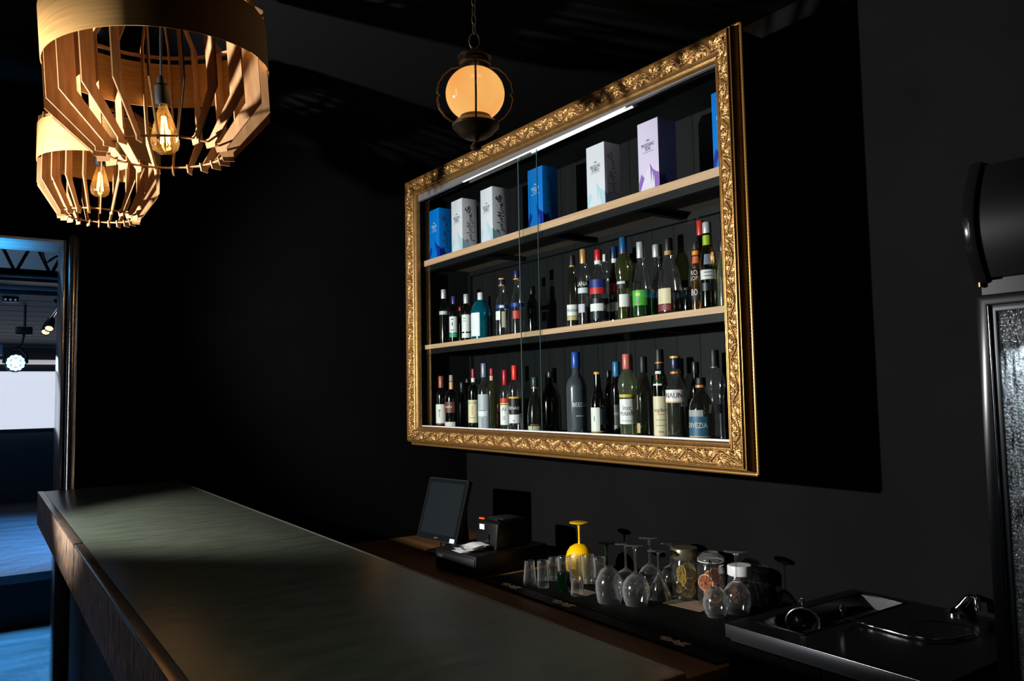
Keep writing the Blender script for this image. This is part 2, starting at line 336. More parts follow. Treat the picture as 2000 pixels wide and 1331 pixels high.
# track with two spotlights
yK = 7.4
trk = thing('track_rail', 'shiny spotlight track running away beside the door jamb', 'track light', P(101, 610, 1, yK))
o0 = Vector(trk.location)
pts = [P(128, 583, 1, 6.2)-o0, P(112, 604, 1, 6.9)-o0, P(97, 624, 1, 7.4)-o0, P(82, 646, 1, 8.3)-o0]
MB().tube(pts, [.016, .018, .02, .02], 8).build('rail', chrome, trk, smooth=50)
for i, (px, py) in enumerate([(107, 585), (112, 596)]):
    MB().tube([P(px, py, 1, 6.7)-o0, P(px+4, py+7, 1, 6.7)-o0], .012, 6).build('bracket', chrome, trk)
for nm, (px, py, yy) in {'left': (90, 645, 7.5), 'right': (97, 638, 7.3)}.items():
    q = P(px, py, 1, yy)
    sp = thing('track_spotlight', f'small black spotlight with warm lamp, {nm} one of the pair on the track', 'spotlight', q, group='track spotlights beyond the doorway'); sp.rotation_euler = (-0.75, 0.25, 0)
    MB().lathe([(0, .10), (.022, .10), (.03, .05), (.036, -.03), (.03, -.03), (.028, -.022)], 18).build('housing', black_plastic, sp, smooth=40)
    MB().lathe([(0, -.026), (.0295, -.0235)], 18).build('lamp_face', emis('warm_spot_face', (1.0, 0.66, 0.36), 2.0), sp)
    rp = o0+(pts[2] if nm == 'right' else pts[2]*.9+pts[3]*.1); mq = sp.rotation_euler.to_matrix().inverted() @ (rp-q)
    MB().tube([(0, 0, .06), mq*.5+Vector((0, 0, .03)), mq], .008, 6).build('mount', black_plastic, sp)

# ------------------------------------------------------------------ display cabinet in a gilt frame
XG = 2.0                                    # plane of the frame's front ridge
ridge = [P(790, 359, 0, XG), P(1418, 54, 0, XG), P(1453, 917, 0, XG), P(795, 861, 0, XG)]   # TL TR BR BL (left = far)
YL_, YR_ = (ridge[0].y+ridge[3].y)/2, (ridge[1].y+ridge[2].y)/2
ZT_, ZB_ = [ridge[0].z, ridge[1].z], [ridge[3].z, ridge[2].z]
cabn = thing('display_cabinet', 'wall cabinet of bottles with sliding glass in a carved gold frame', 'cabinet', (XG, (YL_+YR_)/2, ZB_[0]))
CO = Vector(cabn.location)
def L(v): return Vector(v)-CO
def quad(u, x):
    """corner points of the frame outline offset outwards by u, at depth x"""
    return [Vector((x, YL_+u, ZT_[0]+u)), Vector((x, YR_-u, ZT_[1]+u)), Vector((x, YR_-u, ZB_[1]-u)), Vector((x, YL_+u, ZB_[0]-u))]
frame = MB()
prof = [(.010, 2.055), (.020, 2.052), (.020, 2.044), (.012, 2.040), (.009, 2.022), (.006, 2.014), (.001, 2.012), (.001, 2.006), (-.001, 2.001), (-.004, 2.000), (-.006, 2.004), (-.0075, 2.009),
        (-.056, 2.021), (-.058, 2.017), (-.061, 2.0165), (-.064, 2.019), (-.066, 2.026), (-.073, 2.030), (-.0755, 2.029), (-.079, 2.033), (-.080, 2.040), (-.080, 2.055)]
fr = MB(); vs = []; fs = []
for u, x in prof: vs += [L(q) for q in quad(u, x)]
for i in range(len(prof)-1):
    for k in range(4): fs.append((4*i+k, 4*i+(k+1) % 4, 4*i+4+(k+1) % 4, 4*i+4+k))
fs += [(4*(len(prof)-1)+k, 4*(len(prof)-1)+(k+1) % 4, (k+1) % 4, k) for k in range(4)]
pf = fr.add(vs, fs).build('picture_frame', gold, cabn, smooth=35)
# rope bead along the outer back edge
q0 = quad(.020, 2.047)
for k in range(4):
    a, b = q0[k], q0[(k+1) % 4]; n = int((b-a).length/.006); rope = MB(); pts = []; rr = []
    for i in range(n+1): pts.append(L(a+(b-a)*(i/n))); rr.append(.0058+.0014*(i % 2))
    rope.tube(pts, rr, 8).build('rope_bead', gold_bright, pf, smooth=60)
# thin bright fillets
for u, x, r in ((.0035, 2.011, .0022), (-.0745, 2.029, .002)):
    q0 = quad(u, x)
    for k in range(4): MB().tube([L(q0[k]), L(q0[(k+1) % 4])], r, 8).build('fillet', gold_bright, pf, smooth=60)
# carved acanthus scroll band, relief modelled in a fine grid
def relief(s, t):
    """s: metres along, t: 0..1 across the band -> height 0..1: an S-shaped vine, a curled rosette in every bay, ribbed leaves around it"""
    per = .072; y = (t-.5)*.0495; h = np.zeros_like(s)
    vine = (y-.0140*np.cos(PI*s/per))/(1+.35*np.abs(np.sin(PI*s/per)))
    for off in (-1, 0, 1):
        k = np.round(s/per)+off; sg = np.where(k % 2 == 0, 1.0, -1.0)
        dx = (s-k*per); dy = (y+.0065*sg)*sg; r = np.hypot(dx, dy); th = np.arctan2(dy, dx)
        sp = .5+.5*np.cos(2*PI*(r/.0058-th/(2*PI)))
        h = np.maximum(h, np.where(r < .0125, (.35+.6*sp)*np.clip((.0135-r)/.003, 0, 1), 0))
        h = np.maximum(h, 1.0*np.exp(-(r/.0030)**2))
        env = np.clip((r-.0115)/.003, 0, 1)*np.clip((.0275+.005*np.cos(3*th+.6)-r)/.006, 0, 1)
        ribs = (.5+.5*np.cos(9*th+r*260*np.sign(dx+1e-9)))**.8
        h = np.maximum(h, env*(.18+.72*ribs))
        for lx0, ly0, an, ln, wd_ in ((.030, -.007, -.7, .040, .0085), (-.030, -.007, PI+.7, .040, .0085)):
            ca, sa = math.cos(an), math.sin(an); lx = (dx-lx0)*ca+(dy-ly0)*sa; ly = -(dx-lx0)*sa+(dy-ly0)*ca
            e = 1-(lx/(ln*.5))**2-(ly/wd_)**2
            h = np.maximum(h, np.where(e > 0, np.sqrt(np.clip(e, 0, 1))*(.55+.4*np.cos((lx*1.2+np.abs(ly)*2.4)/.0055*PI)), 0))
    h = np.maximum(h, .82*np.exp(-(vine/.0024)**2))
    return h*np.clip(np.minimum(t, 1-t)/.06, 0, 1)
for k in range(4):
    qo, qi = quad(-.0072, 2.0085), quad(-.0562, 2.0205)
    a, b, c, d = qo[k], qo[(k+1) % 4], qi[(k+1) % 4], qi[k]
    Ln = (b-a).length; nx = int(Ln/.0021); ny = 22
    ss, ts = np.meshgrid(np.linspace(0, 1, nx+1), np.linspace(0, 1, ny+1), indexing='ij')
    hh = relief(ss*Ln+k*.04, ts)*.0125-.003
    av, bv, cv, dv = [np.array(v) for v in (a, b, c, d)]
    o_ = av+(bv-av)*ss[..., None]; i_ = dv+(cv-dv)*ss[..., None]; pts = o_+(i_-o_)*ts[..., None]
    pts[..., 0] -= hh; pts = pts-np.array(CO)
    idx = np.arange((nx+1)*(ny+1)).reshape(nx+1, ny+1)
    faces = np.stack([idx[:-1, :-1], idx[1:, :-1], idx[1:, 1:], idx[:-1, 1:]], -1).reshape(-1, 4)
    me = bpy.data.meshes.new('carved_band'); me.from_pydata(pts.reshape(-1, 3).tolist(), [], faces.tolist())
    bm = bmesh.new(); bm.from_mesh(me); bmesh.ops.recalc_face_normals(bm, faces=bm.faces); bm.to_mesh(me); bm.free()
    for p in me.polygons: p.use_smooth = True
    link('carved_band', me, gold, pf)
# the case
XC0, XC1 = 2.052, XW-.002
yl, yr = min(YL_+.06, YB-.004), YR_-.005
z_t = min(ZT_)+.005; z_b = max(ZB_)+.04
IYL, IYR = 3.985, YR_+.045
XBK = 2.44
MB().box(L((XC0, IYL, min(ZB_))), L((XC1, yl, z_t))).build('side_panel', cab_black, cabn)
MB().box(L((XC0, yr, min(ZB_))), L((XC1, IYR, z_t))).build('side_panel', cab_black, cabn)
ZBOT = H-.180                              # bottom shelf top
MB().box(L((XC0, IYR, min(ZB_))), L((XC1, IYL, ZBOT))).build('bottom_panel', cab_black, cabn)
ZTOP = H+1.155
MB().box(L((XC0, IYR, ZTOP)), L((XC1, IYL, z_t+.03))).build('top_panel', cab_black, cabn)
nbk = 18; wd = (IYL-IYR)/nbk
for i in range(nbk):
    MB().box(L((XBK, IYR+i*wd+.0012, ZBOT)), L((XBK+.015, IYR+(i+1)*wd-.0012, ZTOP))).build('back_board', plank_black, cabn)
# shelves on black steel frames
XS = 2.085
shelves = {}
for nm, (a, b, c, d) in {'upper': ((820, 512), (1400, 328.5), (820, 524), (1404, 344)), 'middle': ((820, 677), (1412, 596), (820, 686), (1413, 608))}.items():
    zt_ = (P(*a, 0, XS).z+P(*b, 0, XS).z)/2; zb_ = (P(*c, 0, XS).z+P(*d, 0, XS).z)/2
    shelves[nm] = zt_
    sh = MB().box(L((XS+.002, IYR, zb_)), L((XBK, IYL, zt_))).build('shelf_board', ply_face, cabn)
    MB().box(L((XS, IYR, zb_)), L((XS+.002, IYL, zt_))).build('edge_strip', ply_edge, sh)
    for x0, x1 in ((XS+.012, XS+.042), (XBK-.03, XBK)):
        MB().box(L((x0, IYR, zb_-.028)), L((x1, IYL, zb_))).build('support_rail', cab_black, sh)
    for py in (IYL-.03, IYL-.62, 2.78, 2.22, IYR):
        MB().box(L((XS+.042, py, zb_-.024)), L((XBK-.03, py+.03, zb_))).build('cross_bar', cab_black, sh)
ZS1, ZS2 = shelves['upper'], shelves['middle']
for y in (IYL-.02, IYR):
    MB().box(L((XBK-.02, y, ZBOT)), L((XBK, y+.02, ZTOP))).build('corner_post', cab_black, cabn)
# sliding panes and tracks
zi_b, zi_t = max(ZB_)+.080, min(ZT_)-.080
yo0, yo1 = YR_+.080, YL_-.080
Y1 = P(1016, 560, 0, 2.062).y; Y2 = P(1053, 560, 0, 2.072).y
for nm, y0, y1, x in (('near', yo0-.03, Y1, 2.062), ('far', Y2, yo1+.03, 2.072)):
    p = MB().box(L((x, y0, zi_b-.012)), L((x+.0005, y1, zi_t+.03))).build('glass_pane', pane_glass, cabn)
    ye = y1 if nm == 'near' else y0
    MB().box(L((x-.001, ye-.0012, zi_b-.012)), L((x+.0035, ye+.0012, zi_t+.03))).build('polished_edge', pane_edge, p)
MB().box(L((2.057, yo0-.03, zi_b-.024)), L((2.084, yo1+.03, zi_b+.004))).build('bottom_track', white_track, cabn)
MB().box(L((2.046, yo0-.03, zi_t-.002)), L((2.060, yo1+.03, zi_t+.05))).build('top_track', mat('grey_track', (.20, .20, .20), .35, metal=.4), cabn)
MB().box(L((2.066, yo0-.03, zi_t+.002)), L((2.071, yo1+.03, zi_t+.05))).build('top_track', MATS['grey_track'], cabn)
# light tube behind the top of the frame; the second tube models its reflection
for k, (pa, pb_, x, r, lb) in enumerate((((906, 344), (1222, 208), 2.0545, .0072, 'slim white light tube along the cabinet top, touching the gold frame'), ((1038, 299), (1240, 202), 2.13, .0085, 'short white glowing tube standing for a reflection deeper behind the cabinet glass'))):
    a, b = P(*pa, 0, x), P(*pb_, 0, x); zz = (a.z+b.z)/2
    if not k: zz -= .013
    a.z = b.z = zz
    t_ = thing('light_tube', lb, 'light tube', a)
    MB().tube([(0, 0, 0), b-a], r, 14).build('tube', emis('tube_light', (1.0, 0.99, 0.96), 1.25), t_, smooth=50)
    for q in (Vector((0, 0, 0)), b-a):
        MB().tube([q+Vector((0, -.006, 0)), q+Vector((0, .006, 0))], r*1.12, 14).build('end_cap', white_track, t_, smooth=50)
    MB().box((-.002, (b-a).y, r*.8), (.006, 0, max(ZTOP-zz, .01) if k else .02)).build('mount_rail', cab_black if k else white_track, t_)

# ------------------------------------------------------------------ gift boxes on the upper shelf
def cardboard(nm, rgb): return mat('card_'+nm, srgb(*rgb), 0.45, spec=0.35)
BH = .285
SCRIPT = [(0, .0), (.25, .06), (.35, -.05), (.1, -.02), (.4, .12), (.6, .0), (.45, -.1), (.5, .1), (.75, .12), (.6, .22), (.5, .16), (.72, .2), (.55, .27), (.75, .3), (.5, .33), (.72, .36), (.9, .42), (.2, .40), (.6, .45), (.3, .47), (.85, .52), (.2, .5), (.55, .56), (.45, .6), (.7, .58), (.55, .65), (.95, .68), (.15, .70), (.6, .73), (.5, .78), (.72, .76), (.55, .82), (.75, .83), (.6, .88), (1.0, .93), (.1, .92), (.5, 1.0)]
def gift_box(label, left, mid, right, ytop, base, mount, ink, words, xb=2.13, script=True):
    ym = ytop+70
    if mid: cy = P(mid, ym, 0, xb).y
    else: cy = P(left, ym, 0, xb).y-.10
    fy = P(left, ym, 0, xb).y
    wy = min(max(fy-cy, .085), .115) if mid else .10
    if right:
        dx = min(max(P(right, ym, 1, cy).x-xb, .085), .115)
    else: dx = .1
    h = P(mid, ytop, 0, xb).z-ZS1 if mid else .285
    b = thing('gift_box', label, 'box', (xb, cy, ZS1), group='bottle gift boxes on the upper shelf')
    MB().box((0, 0, 0), (dx, wy, h)).build('carton', cardboard(*base), b, bevel=.0012)
    e = .0006
    # printed mountains: front face (x=0) runs along y; the image left is +y
    def fpt(u, v): return (-e, wy*(1-u), h*v)
    def spt(u, v): return (dx*u, -e, h*v)
    m1, m2 = cardboard(*mount[0]), cardboard(*mount[1])
    MB().add([fpt(*q) for q in ((.02, .03), (.02, .16), (.14, .29), (.22, .25), (.30, .22), (.42, .30), (.56, .40), (.72, .31), (.86, .27), (.99, .25), (.99, .03))], [tuple(range(11))]).build('mountain_print', m1, b)
    MB().add([(-2*e, wy*(1-u), h*v) for u, v in ((.05, .02), (.30, .22), (.56, .40), (.60, .33), (.63, .12), (.66, .25), (.70, .30), (.74, .14), (.78, .24), (.80, .02))], [tuple(range(10))]).build('snow_print', m2, b)
    MB().add([spt(*q) for q in ((.0, .03), (.0, .25), (.15, .20), (.28, .24), (.55, .10), (.62, .03))], [tuple(range(6))]).build('mountain_print', m1, b)
    im = cardboard(*ink)
    for ln, (vz, sz) in zip(words, ((.665, .021), (.612, .021))):
        v, f = text_mesh(ln, sz, .62)
        MB().add([(-e, wy*.5-x, h*vz+y) for x, y in v], f).build('lettering', im, b)
    MB().add([(-e, wy*(1-u), h*v) for u, v in ((.40, .715), (.47, .74), (.53, .74), (.62, .715), (.55, .725), (.45, .725))], [tuple(range(6))]).build('emblem', im, b)
    MB().add([(-e, wy*(1-u), h*v) for u, v in ((.22, .572), (.78, .572), (.78, .567), (.22, .567))], [(0, 1, 2, 3)]).build('rule_line', im, b)
    if script:
        pts = [Vector((dx*(.16+.62*q[0]), -e, h*(.80-.62*q[1]))) for q in SCRIPT]; fine = []
        for i in range(len(pts)-1):
            p0, p1, p2, p3 = pts[max(i-1, 0)], pts[i], pts[i+1], pts[min(i+2, len(pts)-1)]
            for k in range(4):
                t = k/4; fine.append(.5*((2*p1)+(p2-p0)*t+(2*p0-5*p1+4*p2-p3)*t*t+(3*p1-p0-3*p2+p3)*t**3))
        MB().tube(fine, .0007, 4).build('handwriting', cardboard('scriptink' + ink[0], (24, 24, 34)), b)
    return b
BL = ('blue', (0, 114, 204)); WH = ('white', (216, 215, 224)); LI = ('lilac', (216, 200, 228))
NV = ('navyprint', (10, 40, 140)); SKY = ('skyprint', (0, 112, 205)); PB = ('paleblue', (176, 208, 222)); PW = ('palewhite', (210, 216, 226)); PU = ('purple', (142, 100, 182)); PL = ('palelilac', (224, 212, 234))
INKW = ('inkwhite', (205, 222, 235)); INKD = ('inkdark', (44, 40, 52))
gift_box('blue gift box with mountain print, leftmost on the upper shelf', 836, 858, 880, 405, BL, (NV, SKY), INKW, ('BADDIAN', 'CCIN'))
gift_box('white gift box standing right beside the leftmost blue box', 881, 903, 932, 386, WH, (PB, PW), INKD, ('BADDLING', 'RUBBLA'))
gift_box('white gift box standing left of the glass pane edges', 939, 962, 993, 363, WH, (PB, PW), INKD, ('BADDLING', 'RUBBLA'))
gift_box('blue gift box behind the overlapping glass pane edges', 1029, 1060, 1090, 322, BL, (NV, SKY), INKW, ('BADDLAR', 'CCIN'))
gift_box('tall white gift box left of the lilac box', 1143, 1181, 1212, 275, WH, (PB, PW), INKD, ('BADDLING', 'RUBBLA'))
gift_box('lilac gift box with purple mountain print', 1246, 1286, 1321, 227, LI, (PU, PL), INKD, ('MUDDIANC', 'EEAR'), script=False)
gift_box('blue gift box half hidden behind the right frame edge', 1391, None, None, 180, BL, (NV, SKY), INKW, ('BADDLAR', 'CCIN'), script=False)

# ------------------------------------------------------------------ bottles
G = {'clear': thin_glass('bottle_clear', (0.86, 0.88, 0.88), .085, 2.4, .025, (.4, .4, .4)),
     'smoke': thin_glass('bottle_smoke', (0.42, 0.42, 0.38), .085, 2.4, .03, (.25, .25, .2)),
     'green': thin_glass('bottle_dark_green', (0.10, 0.20, 0.11), .085, 2.4, .03, (.02, .08, .03)),
     'black': thin_glass('bottle_black', (0.02, 0.02, 0.022), .085, 2.4, .3, (.006, .006, .007)),
     'teal': thin_glass('bottle_teal', (0.03, 0.42, 0.54), .085, 2.4, .26, (.0, .30, .42)),
     'olive': thin_glass('bottle_yellow_green', (0.62, 0.66, 0.34), .085, 2.4, .06, (.35, .38, .15)),
     'pale': thin_glass('bottle_pale_green', (0.80, 0.86, 0.66), .085, 2.4, .09, (.5, .55, .35)),
     'frost': thin_glass('bottle_frosted', (0.36, 0.39, 0.43), .18, 1.0, .62, (.085, .095, .11)),
     'amber': thin_glass('bottle_amber', (0.55, 0.25, 0.05), .085, 2.4, .10, (.4, .16, .02)),
     'vgreen': thin_glass('bottle_vivid_green', (0.02, 0.42, 0.10), .085, 2.4, .22, (.0, .26, .04))}
def paintm(rgb, rough=.4, metal=0.0): return mat('paint_%d_%d_%d_%d' % (*rgb, int(metal*10)), srgb(*rgb), rough, metal)
PROF = {  # (radius share, height share) of the glass up to the lip; neck radius is 'n'
 'wine':  [(.0, .0), (.86, .0), (.97, .008), (1, .025), (1, .60), (.985, .64), (.93, .68), (.80, .72), (.62, .755), ('n', .80), ('n', 1)],
 'round': [(.0, .0), (.88, .0), (.97, .008), (1, .03), (1, .56), (.98, .60), (.90, .645), (.74, .685), (.55, .71), ('n', .745), ('n', 1)],
 'slope': [(.0, .0), (.88, .0), (.97, .008), (1, .03), (1, .46), (.97, .52), (.86, .60), (.70, .68), (.52, .75), ('n', .80), ('n', 1)],
 'cone':  [(.0, .0), (.90, .0), (.98, .01), (1, .03), (1, .40), (.97, .44), (.72, .58), (.48, .70), ('n', .75), ('n', 1)],
 'squat': [(.0, .0), (.90, .0), (.98, .012), (1, .04), (1, .48), (.985, .53), (.92, .58), (.78, .63), (.55, .665), ('n', .70), ('n', 1)],
 'bell':  [(.0, .0), (.90, .0), (.98, .012), (1, .04), (.97, .34), (.92, .40), (.88, .46), (.80, .54), (.60, .64), (.42, .70), ('n', .76), ('n', 1)],
 'globe': [(.0, .0), (.78, .0), (.82, .01), (.84, .03), (.84, .46), (.82, .50), (.90, .54), (.99, .60), (.98, .67), (.85, .73), (.60, .78), (.42, .815), ('n', .85), ('n', 1)],
 'flat':  [(.0, .0), (.92, .0), (.99, .01), (1, .03), (1, .60), (.98, .63), (.90, .68), (.70, .76), (.52, .82), ('n', .86), ('n', 1)],
 'jug':   [(.0, .0), (.92, .0), (.99, .015), (1, .05), (.99, .50), (.93, .58), (.80, .65), (.60, .72), (.46, .76), ('n', .80), ('n', 1)],
}
def rad_at(kind, R, n, z):
    pr = [(R*(n/R if r == 'n' else r), h) for r, h in PROF[kind]]
    for (r0, h0), (r1, h1) in zip(pr[1:], pr[2:]):
        if h0 <= z <= h1: return r0+(r1-r0)*(z-h0)/max(h1-h0, 1e-6)
    return pr[-1][0]
def patch(R0, R1, z0, z1, a0, a1, n=14):
    vs = []; fs = []
    for i in range(n+1):
        a = a0+(a1-a0)*i/n; vs += [(R0*math.cos(a), R0*math.sin(a), z0), (R1*math.cos(a), R1*math.sin(a), z1)]
    for i in range(n): fs.append((2*i, 2*i+2, 2*i+3, 2*i+1))
    return MB().add(vs, fs)
def bottle(label, cx, ytop, wpx, shelf, kind='wine', glass='clear', x=2.15, neck=.0145, cap=(20, 20, 22), caph=.16, capm=0.0, capr=1.12, ring=None, bands=(), labels=(), liquid=None, cat='bottle', group=None, name='bottle'):
    zs = {'m': ZS2, 'b': ZBOT}[shelf]
    pb = {'m': 640, 'b': 840}[shelf]
    y = P(cx, (ytop+pb)/2, 0, x).y
    z = P(cx, ytop, 0, x).z; Ht = z-zs
    dep = proj((x, y, zs+Ht*.3))[2]; R = wpx/2/FPX*dep
    neck = min(neck, R*.55)
    b = thing(name, label, cat, (x, y, zs), group=group or ('bottles on the middle shelf' if shelf == 'm' else 'bottles on the bottom shelf'))
    pr = [(neck if r == 'n' else R*r, h*Ht*.99) for r, h in PROF[kind]]
    pr += [(neck*.8, Ht*.99)]
    MB().lathe(pr, 28).build('glass', G[glass], b, smooth=50)
    cr = neck*capr
    cz0 = Ht*(1-caph)
    MB().lathe([(cr*.96, cz0), (cr, cz0+.002), (cr*.98, Ht-.004), (cr*.9, Ht), (0, Ht)], 22).build('cap', paintm(cap, .35, capm), b, smooth=40)
    if ring:
        for rgb, f0, f1 in ([ring] if isinstance(ring, tuple) else ring):
            MB().lathe([(cr*.9, Ht*f0), (cr*1.04, Ht*f0), (cr*1.04, Ht*f1), (cr*.9, Ht*f1)], 22).build('neck_band', paintm(rgb, .35), b, smooth=40)
    camd = math.atan2(-y, -x)
    for rgb, f0, f1, in bands:      # full wrap-around bands on the body
        r0, r1 = rad_at(kind, R, neck, f0)+.0007, rad_at(kind, R, neck, f1)+.0007
        MB().lathe([(r0, Ht*f0), (r1, Ht*f1)], 28).build('band', paintm(rgb, .4), b, smooth=50)
    for lb in labels:
        rgb, f0, f1 = lb[0], lb[1], lb[2]; off = lb[3] if len(lb) > 3 else -24; span = lb[4] if len(lb) > 4 else 120
        r0, r1 = rad_at(kind, R, neck, f0)+.0009, rad_at(kind, R, neck, f1)+.0009
        ac = camd+math.radians(off)     # negative turns the label towards the image left
        a0, a1 = ac-math.radians(span/2), ac+math.radians(span/2)
        lo = patch(r0, r1, Ht*f0, Ht*f1, a0, a1).build('label', paintm(rgb, .5), b, smooth=60)
        if len(lb) > 5 and lb[5]:
            for tx, fz, sz, ink in lb[5]:
                rr = rad_at(kind, R, neck, fz)+.0015
                if tx == '-':       # a printed rule or block
                    w_ = sz[0]/2; patch(rr, rr, Ht*fz-sz[1]/2, Ht*fz+sz[1]/2, ac-w_/rr, ac+w_/rr, 6).build('print', paintm(ink, .5), lo)
                else:
                    v, f = text_mesh(tx, sz, .85)
                    MB().add([(rr*math.cos(ac+px_/rr), rr*math.sin(ac+px_/rr), Ht*fz+py_) for px_, py_ in v], f).build('lettering', paintm(ink, .5), lo)
    if liquid:
        rgb, f1 = liquid
        lm = thin_glass('liquid_%d_%d_%d' % rgb, tuple(min(1, c*1.2+.02) for c in srgb(*rgb)), .05, .6, .45, srgb(*rgb))
        lp = [(0, .004)]+[(max(r-.002, .001), max(h, .004)) for r, h in pr[1:] if h < Ht*f1]+[(rad_at(kind, R, neck, f1)-.002, Ht*f1), (0, Ht*f1)]
        MB().lathe(lp, 24).build('liquid', lm, b, smooth=50)
    return b
W_ = (226, 226, 222); CR = (222, 208, 176); K = (16, 16, 18); SI = (190, 192, 196)
# middle shelf, far group
bottle('slim clear bottle with a silver shoulder band, leftmost on the middle shelf', 867, 566, 18, 'm', 'wine', 'green', cap=(205, 205, 205), caph=.17, capm=.5, bands=[(SI, .535, .60)])
bottle('dark bottle with purple capsule and white label over a green strip', 886, 579, 17, 'm', 'wine', 'black', neck=.011, cap=(62, 44, 120), caph=.17, labels=[(W_, .22, .56, -20, 130, [('-', .50, (.012, .006), K), ('-', .40, (.006, .02), K), ('-', .27, (.02, .004), K)]), ((60, 160, 120), .12, .21, -20, 130)])
bottle('green glass bottle with a ribbed silver cap and tall white label', 911, 575, 18.5, 'm', 'wine', 'green', cap=(205, 205, 208), caph=.20, capm=.5, labels=[(W_, .20, .56, -25, 130, [('-', .48, (.014, .004), (90, 90, 90)), ('-', .42, (.018, .003), (120, 120, 120))]), (W_, .07, .17, -25, 130)])
bottle('broad turquoise bottle with a torn white label', 939, 572, 40, 'm', 'flat', 'teal', x=2.17, cap=(215, 218, 220), caph=.16, labels=[((226, 232, 234), .07, .56, -38, 62)], liquid=((0, 70, 90), .5))
bottle('clear bottle with navy cap, gold rings and a blue white band', 981, 544, 26, 'm', 'slope', 'clear', x=2.15, cap=(24, 28, 84), caph=.13, ring=[((214, 150, 40), .865, .885), ((222, 160, 40), .975, 1.0)], bands=[((24, 60, 140), .475, .535)], labels=[(W_, .482, .528, -5, 40), (W_, .28, .43, -50, 60), ((200, 190, 170), .15, .42, 10, 34)])
bottle('tall clear bottle with slim navy cap at the left pane edge', 1010, 529, 25, 'm', 'slope', 'clear', x=2.20, cap=(26, 36, 96), caph=.11, ring=((222, 160, 40), .86, .88), bands=[((24, 60, 140), .44, .50)], labels=[((190, 50, 40), .26, .38, -10, 70)])
bottle('empty dark wine bottle in shade at the pane overlap', 1040, 560, 22, 'm', 'wine', 'black', x=2.30)
bottle('short bottle with red cap behind the silver banded bottle', 862, 598, 14, 'm', 'round', 'black', x=2.31, cap=(176, 30, 40), caph=.10)
bottle('short bottle with crimson cap behind the purple capsule bottle', 879, 603, 14, 'm', 'round', 'black', x=2.32, cap=(150, 20, 50), caph=.10)
bottle('short bottle with red cap peeking beside the ribbed silver cap', 900, 600, 14, 'm', 'round', 'black', x=2.31, cap=(190, 40, 40), caph=.10)
# middle shelf, near group
bottle('half empty clear bottle with thin black cap and square white label', 1119, 499, 25, 'm', 'slope', 'smoke', x=2.19, neck=.012, cap=K, caph=.14, ring=((190, 150, 50), .84, .86), labels=[(W_, .17, .32, -15, 120, [('Vesion', .245, .024, (60, 60, 70))]), ((190, 176, 120), .11, .165, -15, 120)], liquid=((120, 110, 60), .10))
bottle('clear bottle with gold screw cap and black and white labels', 1141, 487, 24, 'm', 'wine', 'clear', cap=(196, 150, 92), caph=.19, capm=.4, labels=[(K, .50, .575, -25, 140, [('LANA', .537, .026, (225, 225, 225))]), ((205, 210, 214), .42, .49, -25, 140), ((190, 190, 200), .17, .28, -40, 80)], liquid=((50, 46, 56), .24))
bottle('wide bottle with red cap and blue and red label', 1170, 488, 35, 'm', 'round', 'clear', x=2.13, cap=(196, 24, 34), caph=.15, ring=((225, 225, 225), .80, .85), labels=[((22, 40, 120), .475, .585, -25, 130), ((196, 30, 34), .39, .475, -25, 130), (W_, .16, .26, -30, 110)], bands=[((18, 20, 32), .05, .155), ((18, 20, 34), .262, .33)])
bottle('slim clear bottle behind the red capped wide bottle', 1184, 497, 18, 'm', 'wine', 'clear', x=2.29, cap=(210, 210, 210), caph=.1)
bottle('dark bottle with navy cap, white neck ring and red label corner', 1201, 482, 25, 'm', 'slope', 'black', x=2.20, cap=(20, 50, 92), caph=.16, ring=((225, 225, 225), .785, .84), labels=[((190, 40, 44), .40, .52, -30, 70), (W_, .16, .27, -25, 110)])
bottle('yellow green bottle with long blue capsule and black bow label', 1219, 464, 36, 'm', 'globe', 'olive', x=2.15, cap=(20, 84, 132), caph=.205, ring=((190, 30, 40), .80, .812), labels=[(K, .38, .47, -15, 100), ((200, 200, 200), .435, .465, -30, 70), (W_, .16, .31, 0, 84)], liquid=((96, 98, 34), .16))
bottle('conical bottle with silver cap and bright green label', 1253, 473, 35, 'm', 'cone', 'clear', x=2.13, cap=(200, 202, 205), caph=.215, capm=.4, labels=[((70, 170, 40), .155, .355, -25, 120, [('-', .30, (.02, .012), (190, 200, 60)), ('-', .22, (.016, .014), (40, 150, 130)), ('-', .19, (.008, .01), (190, 70, 40))])], liquid=((0, 96, 24), .36))
bottle('silver capped bottle of green liqueur behind the conical bottle', 1284, 478, 35, 'm', 'cone', 'clear', x=2.24, cap=(205, 206, 208), caph=.17, capm=.5, liquid=((0, 110, 30), .36))
bottle('big bell shaped clear bottle with black cap and cream label', 1308, 465, 48, 'm', 'bell', 'clear', x=2.14, cap=K, caph=.17, ring=((176, 140, 90), .775, .83), labels=[((214, 196, 160), .13, .33, -34, 74), ((120, 40, 44), .04, .12, -34, 74)], liquid=((96, 50, 12), .30))
bottle('low square shouldered black bottle between the bell bottle and black label bottle', 1344, 562, 22, 'm', 'round', 'black', x=2.17, cap=K, caph=.1, capr=1.6)
bottle('black bottle with amber neck and orange neck label', 1362, 474, 26, 'm', 'slope', 'amber', x=2.19, cap=K, caph=.10, ring=((226, 140, 30), .82, .88), bands=[((14, 14, 18), .18, .66)], labels=[((206, 96, 50), .70, .80, -20, 130), ((16, 16, 20), .18, .66, -30, 130, [('RO', .56, .026, (205, 205, 205)), ('SOP', .48, .022, (190, 190, 190)), ('80', .28, .034, (215, 215, 215))])])
